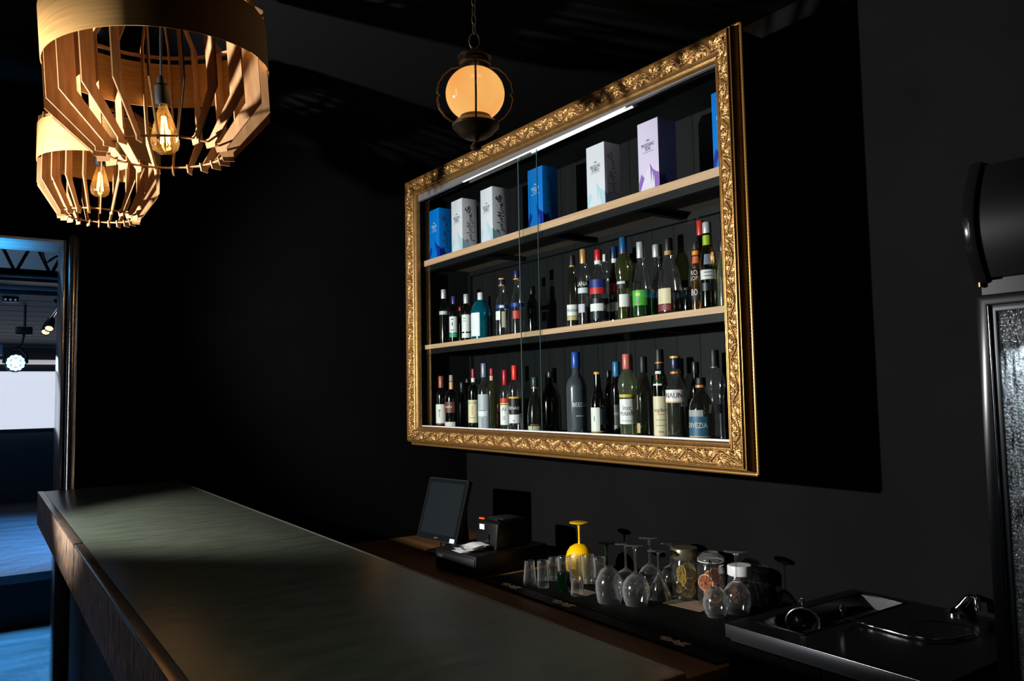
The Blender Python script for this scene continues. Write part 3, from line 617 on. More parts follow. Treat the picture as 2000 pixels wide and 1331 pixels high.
bottle('tall bottle with silver cap over a lime green capsule', 1384, 434, 34, 'm', 'slope', 'green', x=2.12, cap=(190, 192, 196), caph=.13, capm=.3, ring=((150, 182, 24), .72, .845), labels=[((206, 208, 210), .33, .44, -5, 110, [('-', .41, (.03, .003), (90, 90, 90)), ('-', .37, (.03, .003), (90, 90, 90))]), ((110, 120, 140), .50, .62, 0, 60)], bands=[((16, 18, 34), .20, .29)])
bottle('red capped bottle hidden behind the lime green capsule', 1371, 431, 24, 'm', 'wine', 'black', x=2.22, cap=(196, 44, 34), caph=.16)
bottle('pale bottle half hidden by the frame at the shelf end', 1415, 470, 30, 'm', 'slope', 'pale', x=2.14)
# bottom shelf, far group
bottle('dark wine bottle with copper capsule and white crane label', 862, 735, 21, 'b', 'wine', 'black', cap=(150, 82, 66), caph=.29, capm=.2, labels=[((222, 220, 212), .10, .46, -22, 150, [('-', .34, (.012, .012), (120, 130, 90)), ('-', .26, (.004, .03), (120, 120, 120))]), ((120, 60, 40), .075, .098, -22, 150)])
bottle('black bottle with copper neck and brown label, second from the left', 882, 733, 27, 'b', 'round', 'black', x=2.16, neck=.011, cap=(160, 140, 130), caph=.12, ring=((206, 150, 90), .735, .87), labels=[((96, 50, 36), .30, .50, -28, 110, [('anello', .41, .022, (220, 215, 205))]), ((214, 206, 194), .02, .13, -26, 110)])
bottle('dark bottle in shadow behind the brown label bottle', 903, 747, 22, 'b', 'slope', 'black', x=2.28, labels=[((150, 30, 24), .42, .50, 10, 40)])
bottle('second dark bottle in shadow left of the green bottle', 914, 740, 18, 'b', 'slope', 'black', x=2.33)
bottle('green wine bottle with red capsule and cream label', 925, 721, 21, 'b', 'wine', 'green', neck=.010, cap=(150, 24, 38), caph=.15, ring=((226, 216, 204), .74, .85), labels=[((222, 212, 172), .12, .49, -18, 150, [('ALTON', .44, .018, (90, 96, 60)), ('-', .32, (.006, .05), (206, 150, 100)), ('-', .20, (.03, .004), (150, 130, 90))])])
bottle('clear bottle with grey cap and landscape label, tallest of the far group', 946, 710, 25, 'b', 'round', 'clear', x=2.13, cap=(124, 134, 152), caph=.21, capm=.3, labels=[((176, 184, 190), .02, .54, -22, 150, [('-', .30, (.036, .004), (120, 124, 130)), ('-', .13, (.012, .05), (130, 136, 140))]), ((225, 228, 230), .22, .30, -30, 110)])
bottle('olive bottle with crimson capsule behind the landscape label bottle', 961, 720, 22, 'b', 'wine', 'olive', x=2.27, neck=.010, cap=(176, 34, 54), caph=.11, ring=((210, 160, 130), .80, .88))
bottle('clear bottle with dark red capsule and white label with red top', 987, 723, 20, 'b', 'wine', 'clear', cap=(150, 12, 22), caph=.25, labels=[((196, 60, 40), .47, .54, -15, 150), ((222, 190, 60), .44, .465, -15, 150), ((224, 224, 222), .11, .43, -20, 140, [('Al', .36, .03, (120, 50, 60)), ('-', .22, (.014, .02), (180, 180, 184))])])
bottle('bottle with bright red cap, yellow stripe and black label', 1006, 714, 25, 'b', 'wine', 'clear', x=2.17, cap=(226, 40, 26), caph=.22, labels=[((222, 170, 30), .50, .525, -10, 160), ((16, 16, 22), .27, .50, -15, 160, [('RENAO', .355, .021, (225, 225, 225))]), ((222, 224, 226), .13, .26, -15, 120, [('-', .17, (.008, .008), (206, 120, 60))])])
bottle('small orange bottle squeezed behind the red topped white label', 974, 790, 9, 'b', 'round', 'amber', x=2.25, cap=(206, 120, 60))
# bottom shelf, behind the pane overlap
bottle('dark decanter with cork ring and low cream label behind the glass overlap', 1045, 737, 31, 'b', 'bell', 'smoke', x=2.15, cap=(46, 66, 62), caph=.17, ring=((190, 140, 70), .80, .815), labels=[((196, 190, 160), .03, .13, -5, 120), ((150, 90, 50), .145, .16, -5, 70)])
bottle('wide dark green jar bottle right of the glass overlap', 1075, 726, 42, 'b', 'jug', 'green', x=2.26, cap=(30, 34, 32), caph=.1)
# bottom shelf, near group
bottle('frosted grey bottle with blue capsule', 1126, 688, 40, 'b', 'round', 'frost', x=2.14, neck=.018, cap=(18, 70, 160), caph=.195, labels=[((62, 70, 80), .07, .60, 20, 80, [('BEEDIA', .365, .026, (226, 226, 226)), ('-', .235, (.04, .004), (180, 184, 190))])])
bottle('black bottle with yellow cap top and white blue label', 1168, 727, 29, 'b', 'slope', 'black', x=2.14, cap=K, caph=.30, capr=1.0, ring=((222, 170, 30), .965, 1.0), labels=[((222, 222, 216), .09, .45, -32, 84, [('-', .28, (.003, .02), K)]), ((60, 76, 92), .19, .43, 40, 60), ((200, 160, 70), .07, .09, -5, 140)])
bottle('dark bottle with sky blue cap and faint white print', 1205, 707, 24, 'b', 'wine', 'black', x=2.22, cap=(36, 110, 160), caph=.20, labels=[((56, 56, 52), .12, .42, -25, 110, [('BJK', .12, .02, (200, 200, 200)), ('-', .30, (.03, .012), (110, 110, 100))])])
bottle('pale green bulb necked bottle with salmon capsule and white label', 1226, 692, 39, 'b', 'globe', 'pale', x=2.13, cap=(206, 104, 92), caph=.18, capr=1.25, bands=[((206, 184, 84), .485, .52)], labels=[((226, 226, 226), .17, .465, -12, 130, [('Inst', .36, .028, (110, 110, 120)), ('ruush', .30, .03, (90, 60, 66)), ('-', .21, (.04, .003), (150, 150, 150))])])
bottle('smoky bottle with gold pendant behind the bulb necked bottle', 1258, 697, 34, 'b', 'slope', 'smoke', x=2.25, cap=K, caph=.2, labels=[((196, 166, 110), .05, .17, -50, 36), ((150, 120, 70), .34, .52, -50, 8)])
bottle('tall dark bottle with neck tag and long cream label', 1290, 683, 29, 'b', 'wine', 'green', x=2.14, cap=K, caph=.22, ring=((196, 130, 50), .845, .86), labels=[((218, 204, 170), .04, .48, -6, 150, [('oqplion', .33, .022, (110, 96, 80)), ('-', .28, (.03, .003), (200, 120, 90)), ('-', .22, (.036, .003), (150, 136, 110)), ('-', .16, (.036, .003), (150, 136, 110)), ('-', .09, (.02, .006), (190, 140, 70))]), ((226, 222, 214), .60, .76, -30, 80, [('-', .69, (.006, .02), (190, 50, 40))])])
bottle('clear gin style bottle with navy and gold cap and white label', 1321, 696, 41, 'b', 'round', 'clear', x=2.15, neck=.017, cap=(26, 24, 70), caph=.15, ring=[((214, 130, 40), .79, .815), ((226, 176, 40), .975, 1.0)], labels=[((226, 226, 226), .46, .60, -22, 130, [('INAUN', .53, .028, (110, 40, 50))]), ((206, 150, 80), .445, .46, -22, 130)], liquid=((70, 68, 48), .40))
bottle('dark bottle in shadow behind the blue label flask', 1360, 707, 25, 'b', 'wine', 'black', x=2.28)
bottle('squat dark flask with orange cork ring and blue label', 1370, 738, 50, 'b', 'jug', 'smoke', x=2.13, neck=.016, cap=K, caph=.115, ring=((214, 130, 50), .845, .885), labels=[((30, 84, 120), .10, .40, -26, 100, [('DIVEZIA', .26, .026, (222, 206, 160))]), ((150, 152, 150), .40, .50, -34, 80), ((190, 166, 110), .085, .10, -20, 110)])
bottle('clear bulb necked bottle with tall black cap at the right end', 1398, 684, 38, 'b', 'globe', 'clear', x=2.24, cap=K, caph=.20, ring=((120, 90, 70), .80, .815), labels=[((120, 122, 124), .30, .40, -10, 100)])
bottle('thin dark bottle between the blue caps at the back', 1190, 724, 18, 'b', 'wine', 'black', x=2.34, neck=.010)

# ------------------------------------------------------------------ pendants
def pendant(label, px, d, R, zb, band_h, h1, h2, Rb, nsl, ang0, bulb_px, tilt=0.0):
    """slatted plywood pendant: veneer band with its lower rim at zb, vertical slats to the elbow h1 lower, then inwards h2 lower to ring Rb"""
    base = P(px[0], px[1], 2, zb)
    q = Vector((0, 0, H))+(_R*((px[0]-CX)/FPX)-_U*((px[1]-CY)/FPX)+_f)*d
    x, y = q.x, q.y
    t = thing('slatted_pendant', label, 'pendant lamp', (x, y, zb), group='slatted wooden pendants over the bar')
    ax_ = Vector((x, y, 0)).normalized(); RM = Matrix.Rotation(-tilt, 3, ax_); t.rotation_euler = RM.to_euler(); RI = RM.inverted()
    # veneer band, thin walled with a small overlap seam
    th = .0022; n = 72
    band = MB().lathe([(R, 0), (R, band_h), (R-th, band_h), (R-th, 0)], n, close=True)
    bo = band.build('veneer_band', veneer, t, smooth=40)
    # one slat in the r-z plane, then copies turned around the axis
    wS = R*.155; top = band_h+R*.30; tw_ = .0038
    Ro = R-th-.0005
    outl = [(Ro, top-R*.18), (Ro, -h1), (Rb+wS*.55, -h1-h2), (Rb+wS*.55, -h1-h2-.012), (Rb-.006, -h1-h2-.012), (Rb-.012, -h1-h2+.012), (Rb+.006, -h1-h2+.016), (Ro-wS, -h1+wS*.12), (Ro-wS, top-R*.18-wS*.1), (R*.62-wS*.3, top), (R*.62+wS*.4, top+.006)]
    me = None
    for i in range(nsl):
        if me is None:
            o = MB().prism([(r, -tw_/2, z) for r, z in outl], (0, tw_, 0)).build('slat', slat_wood, t); me = o.data
        else: o = link('slat', me, None, t)
        o.rotation_euler = (0, 0, ang0+2*PI*i/nsl)
    def ring(nm, r, z, w, hgt): MB().lathe([(r, z), (r, z+hgt), (r-w, z+hgt), (r-w, z)], 56, close=True).build(nm, slat_wood, t, smooth=40)
    ring('bottom_ring', Rb+.004, -h1-h2+.004, .010, .004)
    ring('top_ring', R*.62+.008, top-.012, .016, .005)
    ring('upper_ring', R-.010, band_h+.012, .02, .004)
    # spokes and ceiling cord, holder, bulb
    for k in range(4):
        a = k*PI/2+.4; MB().tube([(.012*math.cos(a), .012*math.sin(a), top-.006), ((R*.62)*math.cos(a), (R*.62)*math.sin(a), top-.006)], .003, 6).build('spoke', slat_wood, t)
    bz = P(bulb_px[0], bulb_px[1], 1, y).z-zb            # bulb glass top
    MB().tube([RI @ Vector((0, 0, ZC-zb)), RI @ Vector((0, 0, top)), (.006, .0, bz+.20), (0, 0, bz+.075)], .0035, 8).build('cord', cord_mat, t, smooth=60)
    MB().lathe([(.004, bz+.085), (.011, bz+.08), (.013, bz+.06), (.020, bz+.052), (.0215, bz+.012), (.020, bz-.004), (.012, bz-.004)], 22).build('bulb_holder', black_plastic, t, smooth=35)
    bl = bulb_px[2]; br = bulb_px[3]
    prof_b = [(.013, bz), (.0135, bz-.012), (br*.62, bz-bl*.30), (br*.86, bz-bl*.55), (br*.985, bz-bl*.72), (br*.985, bz-bl*.80), (br*.85, bz-bl*.91), (br*.5, bz-bl*.98), (0, bz-bl)]
    bu = MB().lathe(prof_b, 28).build('bulb', amber_glass, t, smooth=60)
    for k in range(6):
        a = k*PI/3; r0 = br*.22
        MB().tube([(r0*.6*math.cos(a), r0*.6*math.sin(a), bz-bl*.25), (r0*1.5*math.cos(a), r0*1.5*math.sin(a), bz-bl*.80)], .0011, 5).build('filament', emis('filament', (1.0, 0.62, 0.22), 26), bu)
    MB().tube([(0, 0, bz-.005), (0, 0, bz-bl*.40)], .004, 8).build('glass_stem', amber_glass, bu)
    lp = lamp('bulb_light', 'POINT', (x, y, zb+bz-bl*.55), 0.26, (1.0, 0.56, 0.22), shadow_soft_size=.012)
    MB().lathe([(0, 0), (.05, 0), (.045, -.02), (.006, -.03)], 24).build('ceiling_rose', black_plastic, t, smooth=40, loc=RI @ Vector((0, 0, ZC-zb)), rot=RI.to_euler())
    return t
pendant('large slatted wooden pendant lamp with veneer band, nearest over the bar', (314, 140), 2.30, .306, H+.970, .146, .131, .117, .164, 22, .13, (314, 203, .150, .040), tilt=math.radians(4))
pendant('smaller slatted wooden pendant lamp hanging behind the large one', (196, 330), 2.95, .208, H+.889, .132, .087, .105, .122, 22, .05, (197, 322, .125, .034))

# ------------------------------------------------------------------ onion lantern on a chain
dL = 1.70
def pl(px, py): return Vector((0, 0, H))+(_R*((px-CX)/FPX)-_U*((py-CY)/FPX)+_f)*dL
gc = pl(928, 184); sL = dL/FPX
lan = thing('onion_lantern', 'bronze lantern with glowing amber globe hanging on a chain', 'lantern', gc)
rg = 57.5*sL
globe_m, nt, out = _nodes('glowing_globe'); N = nt.nodes; Lk = nt.links
tc = N.new('ShaderNodeTexCoord'); nz = N.new('ShaderNodeTexNoise'); nz.inputs['Scale'].default_value = 9; Lk.new(tc.outputs['Object'], nz.inputs[0])
cr = N.new('ShaderNodeValToRGB'); cr.color_ramp.elements[0].color = (1.0, 0.36, 0.075, 1); cr.color_ramp.elements[1].color = (1.0, 0.52, 0.14, 1); cr.color_ramp.elements[0].position = .3; cr.color_ramp.elements[1].position = .7
Lk.new(nz.outputs[0], cr.inputs[0])
pbs = N.new('ShaderNodeBsdfPrincipled'); pbs.inputs['Base Color'].default_value = (0.22, 0.15, 0.08, 1); pbs.inputs['Roughness'].default_value = .15
Lk.new(cr.outputs[0], pbs.inputs['Emission Color']); pbs.inputs['Emission Strength'].default_value = 0.9; Lk.new(pbs.outputs[0], out.inputs[0])
MB().lathe([(rg*math.sin(a), rg*.92*math.cos(a)) for a in [math.radians(30+i*5) for i in range(25)]], 40).build('globe', globe_m, lan, smooth=60)
r1 = 29*sL
cap = MB().lathe([(rg*.52, rg*.76), (r1*1.0, rg*.80), (r1*.98, rg*.98), (r1*1.06, rg*1.00), (r1*1.08, rg*1.06), (r1*1.0, rg*1.10), (r1*.93, rg*1.22), (r1*1.12, rg*1.25), (r1*1.13, rg*1.31), (r1*1.0, rg*1.36), (r1*.75, rg*1.44), (r1*.45, rg*1.50), (r1*.2, rg*1.54), (r1*.12, rg*1.60), (0, rg*1.60)], 36).build('cap', bronze, lan, smooth=35)
MB().lathe([(rg*.50, -rg*.70), (rg*.52, -rg*.78), (rg*.55, -rg*.88), (rg*.72, -rg*.98), (rg*.80, -rg*1.08), (rg*.79, -rg*1.16), (rg*.72, -rg*1.22), (rg*.56, -rg*1.40), (rg*.42, -rg*1.50), (rg*.18, -rg*1.54), (rg*.13, -rg*1.58)], 40).build('base_dish', bronze, lan, smooth=35)
MB().lathe([(rg*.12, -rg*1.54), (rg*.07, -rg*1.62), (rg*.10, -rg*1.68), (rg*.19, -rg*1.80), (rg*.20, -rg*1.86), (rg*.15, -rg*1.93), (0, -rg*1.96)], 24).build('finial', bronze, lan, smooth=40)
camd = math.atan2(-gc.y, -gc.x)
for k in range(4):
    a = camd+k*PI/2+.02
    prf = [(.50, .95), (.80, .90), (1.05, .70), (1.24, .40), (1.29, .12), (1.27, .02), (1.21, -.03), (1.27, -.08), (1.29, -.2), (1.22, -.50), (1.04, -.78), (.86, -.93), (.70, -1.02)]
    MB().tube([(rg*r*math.cos(a), rg*r*math.sin(a), rg*z) for r, z in prf], rg*.034, 8).build('cage_wire', bronze, lan, smooth=60)
def oval(c, rw, rh, wire, turn, nm, m):
    pts = [Vector(c)+Vector((rw*math.cos(a)*math.cos(turn), rw*math.cos(a)*math.sin(turn), rh*math.sin(a))) for a in [2*PI*i/20 for i in range(20)]]
    return MB().tube(pts, wire, 7, closed=True).build(nm, m, lan, smooth=60)
perp = camd+PI/2
oval((0, 0, rg*1.60+15*sL), 10*sL, 16*sL, .0016, perp, 'hanging_ring', brass_old)
zz = rg*1.60+29*sL; k = 0
ch_h = 11*sL
while gc.z+zz < ZC-.02:
    oval((0, 0, zz+ch_h), 4.2*sL, ch_h, .0014, perp+(.5 if k % 2 else -.9), 'chain_link', brass_old); zz += ch_h*1.72; k += 1
MB().lathe([(0, ZC-gc.z), (.045, ZC-gc.z), (.04, ZC-gc.z-.015), (.008, ZC-gc.z-.025), (0, ZC-gc.z-.025)], 24).build('ceiling_rose', bronze, lan, smooth=40)

# ------------------------------------------------------------------ bar
ZBAR = H-.386
bx0, bx1, by1, by0 = .226, .812, 4.03, .778
by1b = 4.092
bar = thing('bar_counter', 'long bar counter with green grey top and streaked brown apron', 'bar counter', (bx0, by0, 0))
BO = Vector((bx0, by0, 0))
def B(x, y, z): return Vector((x, y, z))-BO
rimw = .024
top = MB().prism([B(bx0+rimw, by0+.01, ZBAR-.04), B(bx1-.005, by0+.01, ZBAR-.04), B(bx1-.005, by1b-.004, ZBAR-.04), B(bx0+rimw, by1-.002, ZBAR-.04)], (0, 0, .0398)).build('bar_top', bar_top_mat, bar, bevel=.0015)
ZAP = ZBAR-.138; ysp = P(142, 1064, 2, ZBAR).y
for y0, y1 in ((by0, ysp-.012), (ysp+.004, by1)):
    rm = MB().box(B(bx0, y0, ZBAR-.006), B(bx0+rimw-.001, y1, ZBAR+.0012)).build('edge_rim', rim_metal, bar, bevel=.002)
    ap = MB().box(B(bx0, y0, ZAP), B(bx0+.02, y1, ZBAR-.006)).build('apron_panel', rust_apron, bar, bevel=.0015)
MB().box(B(bx0+.008, ysp-.012, ZAP+.004), B(bx0+.02, ysp+.004, ZBAR-.008)).build('joint_strip', mat('joint_dark_brown', (0.03, 0.022, 0.016), .6), bar)  # dark brown strip set back in the gap between apron panels
MB().box(B(bx0+.022, by0-.002, ZAP), B(bx1, by0+.012, ZBAR+.001)).build('end_panel', mat('worn_wood_edge', (0.14, 0.075, 0.04), .5, col2=(0.05, 0.03, 0.02), scale=(30, 30, 30)), bar, bevel=.003)
MB().box(B(bx1-.006, by0, ZBAR-.045), B(bx1, by1b-.004, ZBAR+.0006)).build('edge_rim', mat('thin_edge', (0.09, 0.085, 0.075), .35, metal=.5), bar, bevel=.001)
MB().box(B(bx0+.10, by0+.10, 0), B(bx1-.04, by1-.02, ZBAR-.042)).build('carcass', mat('bar_carcass', (0.006, 0.006, 0.006), .7), bar)
for y in (3.40, 1.55):
    MB().box(B(bx0+.022, y-.055, 0), B(bx0+.072, y+.055, ZAP+.06)).build('leg', mat('bar_leg', (0.03, 0.034, 0.04), .3, spec=.6), bar, bevel=.004)

# ------------------------------------------------------------------ back counter and what stands on it
ZCN = H-.80
XCF = 1.66; YS1 = 1.578                      # counter front, and the end at the sink unit
cn = thing('back_counter', 'dark wooden back counter along the wall behind the bar', 'counter', (XCF, YS1, 0))
MB().box((0, 0, ZCN-.035), (XW-XCF-.003, YB-YS1-.003, ZCN)).build('worktop', counter_wood, cn, bevel=.002)
MB().box((.04, 0, 0), (XW-XCF-.003, YB-YS1-.003, ZCN-.035)).build('cabinet_front', mat('counter_base', (0.01, 0.01, 0.01), .6), cn)
for k in range(4):
    yk = .03+k*.62
    dr = MB().box((.022, yk, .08), (.04, yk+.58, ZCN-.06)).build('cupboard_door', mat('cupboard_black', (0.012, 0.011, 0.011), .5), cn, bevel=.002)
    MB().tube([(.010, yk+.22, ZCN-.12), (.010, yk+.36, ZCN-.12)], .005, 8).build('handle', steel_dark, dr)
# rubber bar mat
ma, mb_ = P(915, 1135, 2, ZCN), P(1425, 1285, 2, ZCN)
mx0 = 1.80; my0, my1 = YS1+.02, 2.93; mx1 = 2.40
mt = thing('bar_mat', 'black ribbed rubber bar mat with gold emblems under the glasses', 'mat', (mx0, my0, ZCN))
MB().box((0, 0, 0), (mx1-mx0, my1-my0, .006)).build('mat_base', rubber, mt, bevel=.002)
rb = MB()
yy = .015
while yy < my1-my0-.015: rb.box((.085, yy, .006), (mx1-mx0-.01, yy+.004, .0085)); yy += .0115
ro = rb.build('rib_field', rubber, mt); ro['kind'] = 'stuff'
for xx in (0.004, .08): MB().box((xx, .004, .006), (xx+.004, my1-my0-.004, .009)).build('border_rib', rubber, mt)
ZM = ZCN+.0085
for (px, py) in ((1032, 1138), (1112, 1176), (1345, 1244)):
    c = P(px, py, 2, ZCN+.007); cx_, cy_ = min(c.x, mx0+.05)-mx0, c.y-my0
    em = MB()
    for st in ([(-.9, .2), (-.5, .75), (-.1, .25), (-.55, -.1), (-.9, .2)], [(-.3, -.7), (.0, -.1), (.4, -.55), (.75, -.15)], [(.1, .75), (.35, .15), (.8, .35), (.95, .8), (.5, .65)], [(-.65, -.75), (-.1, -.35), (.2, .3)], [(.3, -.8), (.95, -.5)]):
        em.tube([(cx_+.020*b, cy_-.062*a, .0068) for a, b in st], .0055, 6)
    e_ = em.build('emblem', mat_gold, mt); e_.scale = (1, 1, 1)
    for v in e_.data.vertices: v.co.z = .006+max(0, min(.0015, (v.co.z-.004)*.3))
# cash drawer
dr_fr = P(930, 1132, 2, ZCN); ang = math.radians(7)
dw = .300; dd = .43; dhh = P(930, 1089, 0, dr_fr.x).z-ZCN
cd = thing('cash_drawer', 'flat black metal cash drawer on the back counter', 'cash drawer', (dr_fr.x, dr_fr.y, ZCN), ang)
MB().box((0, 0, .006), (dd, dw, dhh)).build('case', satin_black, cd, bevel=.003)
MB().box((-.004, .008, .014), (.0, dw-.008, dhh-.012)).build('drawer_front', black_plastic, cd, bevel=.0015)
MB().lathe([(0, -.004), (.009, -.004), (.009, 0), (0, 0)], 16, axis='x', c=(-.004, dw*.42, dhh*.45)).build('lock', mat('lock_grey', (.05, .05, .05), .3, metal=.8), cd)
v, f = text_mesh('ICREG', .017, .9)
MB().add([(-.0048, dw*.86-x, dhh*.70+y) for x, y in v], f).build('lettering', mat('grey_print', (.16, .16, .16), .5), cd)
for k, (fx, fy) in enumerate(((.03, .03), (.03, dw-.03), (dd-.03, .03), (dd-.03, dw-.03))): MB().lathe([(0, 0), (.014, 0), (.014, .006), (0, .006)], 14, c=(fx, fy, 0)).build('foot', rubber, cd)
# receipt printer on the drawer
def on_drawer(lx, ly, lz): return cd.matrix_basis @ Vector((lx, ly, lz))
zD = ZCN+dhh
prn = thing('receipt_printer', 'black receipt printer with white sticker on the cash drawer', 'printer', (0, 0, 0), ang)
pp = Matrix.Rotation(ang, 3, 'Z') @ Vector((.150, .040, 0)); prn.location = (dr_fr.x+pp.x, dr_fr.y+pp.y, zD)
pw, pd, ph = .150, .200, .128
bd = MB().prism([(0, 0, 0), (.012, 0, ph*.90), (.03, 0, ph), (pd-.01, 0, ph*1.0), (pd, 0, ph*.9), (pd+.004, 0, 0)], (0, pw, 0)).build('body', satin_black, prn, bevel=.006, seg=3)
MB().box((.060, .02, ph), (pd-.02, pw-.02, ph+.004)).build('lid', mat('printer_lid', (.022, .022, .022), .35), prn, bevel=.002)
MB().box((.035, .03, ph-.001), (.055, pw-.03, ph+.003)).build('paper_slot', black_plastic, prn, bevel=.001)
MB().box((.02, pw-.042, ph-.002), (.034, pw-.004, ph+.0055)).build('release_tab', paintm((226, 84, 30), .4), prn, bevel=.0015)
MB().box((.004, pw-.062, ph*.66), (.0125, pw-.028, ph*.84)).build('sticker', white_paper, prn)
MB().box((-.002, .050, ph*.08), (.006, pw-.02, ph*.52)).build('front_panel', gloss_black, prn, bevel=.002)
MB().lathe([(0, -.003), (.004, -.002), (.005, 0)], 12, axis='x', c=(.004, .03, ph*.12)).build('indicator', mat('pale_dot', (.5, .5, .5), .4), prn)
# receipts
rc = thing('receipt_stack', 'loose pile of folded white receipts on the cash drawer', 'papers', (0, 0, 0), ang)
pp = Matrix.Rotation(ang, 3, 'Z') @ Vector((.010, .115, 0)); rc.location = (dr_fr.x+pp.x, dr_fr.y+pp.y, zD+.0005)
for k in range(6):
    a = random.uniform(-.5, .5); n = 7; vs = []; L0, W0 = .125-.004*k, .085
    for i in range(n+1):
        u = i/n; zz_ = .0012+k*.0042+.010*(u-.5)**2*(1+.3*k)+(.006*math.sin(u*5+k) if k > 2 else 0)
        for s_ in (0, 1):
            x = (u-.5)*L0; y = (s_-.5)*W0
            vs.append((x*math.cos(a)-y*math.sin(a)+.05+.004*k, x*math.sin(a)+y*math.cos(a)+.02-.006*k, max(zz_+s_*.004*(k % 2), .0006)))
    MB().add(vs, [(2*i, 2*i+2, 2*i+3, 2*i+1) for i in range(n)]).build('receipt', white_paper, rc, smooth=60)
# POS touch screen
mc = P(864, 996, 0, 1.955)
pos = thing('pos_terminal', 'black touchscreen till terminal tilted on its stand', 'monitor', (mc.x, mc.y, ZCN), math.radians(9))
mh, mw, tilt = .315, .318, math.radians(17)
def tl(u, v, t):   # u along width (+ = image left), v up the screen, t thickness towards back
    return (-.0+math.sin(tilt)*v+math.cos(tilt)*t, u, mc.z-ZCN+math.cos(tilt)*v-math.sin(tilt)*t)
def slab(w2, h2, t0, t1, rad, nm, m, par, du=0, dv=0):
    pts = []
    for cx_, cy_, a0 in ((w2-rad, h2-rad, 0), (-w2+rad, h2-rad, PI/2), (-w2+rad, -h2+rad, PI), (w2-rad, -h2+rad, 1.5*PI)):
        for i in range(5): a = a0+i*PI/8; pts.append((cx_+rad*math.cos(a), cy_+rad*math.sin(a)))
    lo = [tl(u+du, v+dv, t0) for u, v in pts]; d = Vector(tl(0, 0, t1))-Vector(tl(0, 0, t0))
    return MB().prism(lo, d).build(nm, m, par, smooth=30)
hd = slab(mw/2, mh/2, 0, .026, .014, 'housing', mat('bezel_black', (.02, .021, .023), .3), pos)
slab(mw/2-.004, mh/2-.004, -.001, .0005, .012, 'bezel_glass', mat('bezel_gloss', (.006, .007, .008), .12), pos)
slab(mw/2-.024, mh/2-.028, -.0016, 0, .003, 'screen', mat('dark_screen', (.006, .008, .010), .3, emit=(.012, .017, .02), estr=.28), pos, dv=.006)
slab(.018, .010, -.0022, 0, .002, 'sticker', white_paper, pos, du=-mw/2+.032, dv=-mh/2+.014)
v, f = text_mesh('gcom', .013, 1.1)
MB().add([tl(-x, y-mh/2+.017, -.0022) for x, y in v], f).build('lettering', mat('grey_print', (.16, .16, .16), .5), pos)
slab(mw/2-.04, mh/2-.05, .026, .05, .02, 'rear_housing', satin_black, pos)
MB().prism([(.05, -.05, .02), (.14, -.05, .02), (.13, -.05, .12), (.075, -.05, mc.z-ZCN+.02), (.045, -.05, mc.z-ZCN-.02)], (0, .10, 0)).build('stand_neck', satin_black, pos, bevel=.008)
MB().box((-.03, -.10, 0), (.19, .10, .022)).build('stand_base', satin_black, pos, bevel=.008)
MB().tube([(-.01, .0, .02), (-.012, .0, .095)], .0035, 8).build('cable_pin', chrome, pos)

# ------------------------------------------------------------------ glassware on the mat
GLZ = ZM+.0008
GW = 'glassware upside down on the bar mat'
def at_counter(px, py, z=GLZ): return P(px, py, 2, z)
def glass_from(label, px, basey, prof, m, name='wine_glass', cat='glass', topy=None, n=32, group=GW):
    q = at_counter(px, basey)
    t = tag(MB().lathe(prof, n, close=True).build(name, m, None, smooth=40, loc=(q.x, q.y, GLZ)), label, cat, group)
    return t
def hgt(px, basey, topy):
    q = at_counter(px, basey); return P(px, topy, 1, q.y).z-GLZ, proj(q)[2]/FPX
def goblet(label, px, basey, topy, rim, belly, foot, m=c_glass, shape='round', bowl=.52, stem=.0036, name='wine_glass'):
    """upside down stemmed glass: rim on the mat, foot in the air; widths in photo pixels"""
    Hh, k = hgt(px, basey, topy); r0, r1, rf = rim*k, belly*k, foot*k; b = bowl*Hh; th = .0013
    if shape == 'hemi': outer = [(r0, 0), (r1*.97, b*.22), (r1, b*.40), (r1*.97, b*.58), (r1*.87, b*.75), (r1*.66, b*.90), (r1*.36, b*.98), (stem*1.4, b)]
    elif shape == 'cone': outer = [(r0, 0), (r0*.80, b*.28), (r0*.50, b*.62), (r0*.22, b*.90), (stem*1.6, b)]
    else: outer = [(r0, 0), ((r0+r1)/2, b*.14), (r1, b*.36), (r1*.985, b*.52), (r1*.86, b*.72), (r1*.60, b*.88), (r1*.30, b*.97), (stem*1.5, b*1.03)]
    inner = [(max(r-th, .0004), z) for r, z in outer[:-1]]; inner = [(r, max(z-.001, .0)) for r, z in inner]
    st = [(stem, b+.3*(Hh-b)*.4), (stem*.92, b+(Hh-b)*.55), (stem*1.3, b+(Hh-b)*.82), (rf*.30, Hh-.010), (rf*.75, Hh-.0045), (rf, Hh-.003), (rf, Hh-.0008), (rf*.96, Hh), (0.0, Hh-.0012)]
    prof = outer+st+[(0.0, inner[-1][1])]+inner[::-1]
    q = at_counter(px, basey)
    o = MB().lathe(prof, 36, close=True).build(name, m, None, smooth=35, loc=(q.x, q.y, GLZ))
    return tag(o, label, 'glass', GW)
s_glass = real_glass('solid_glass', (0.95, 0.97, 0.97), 0.03)
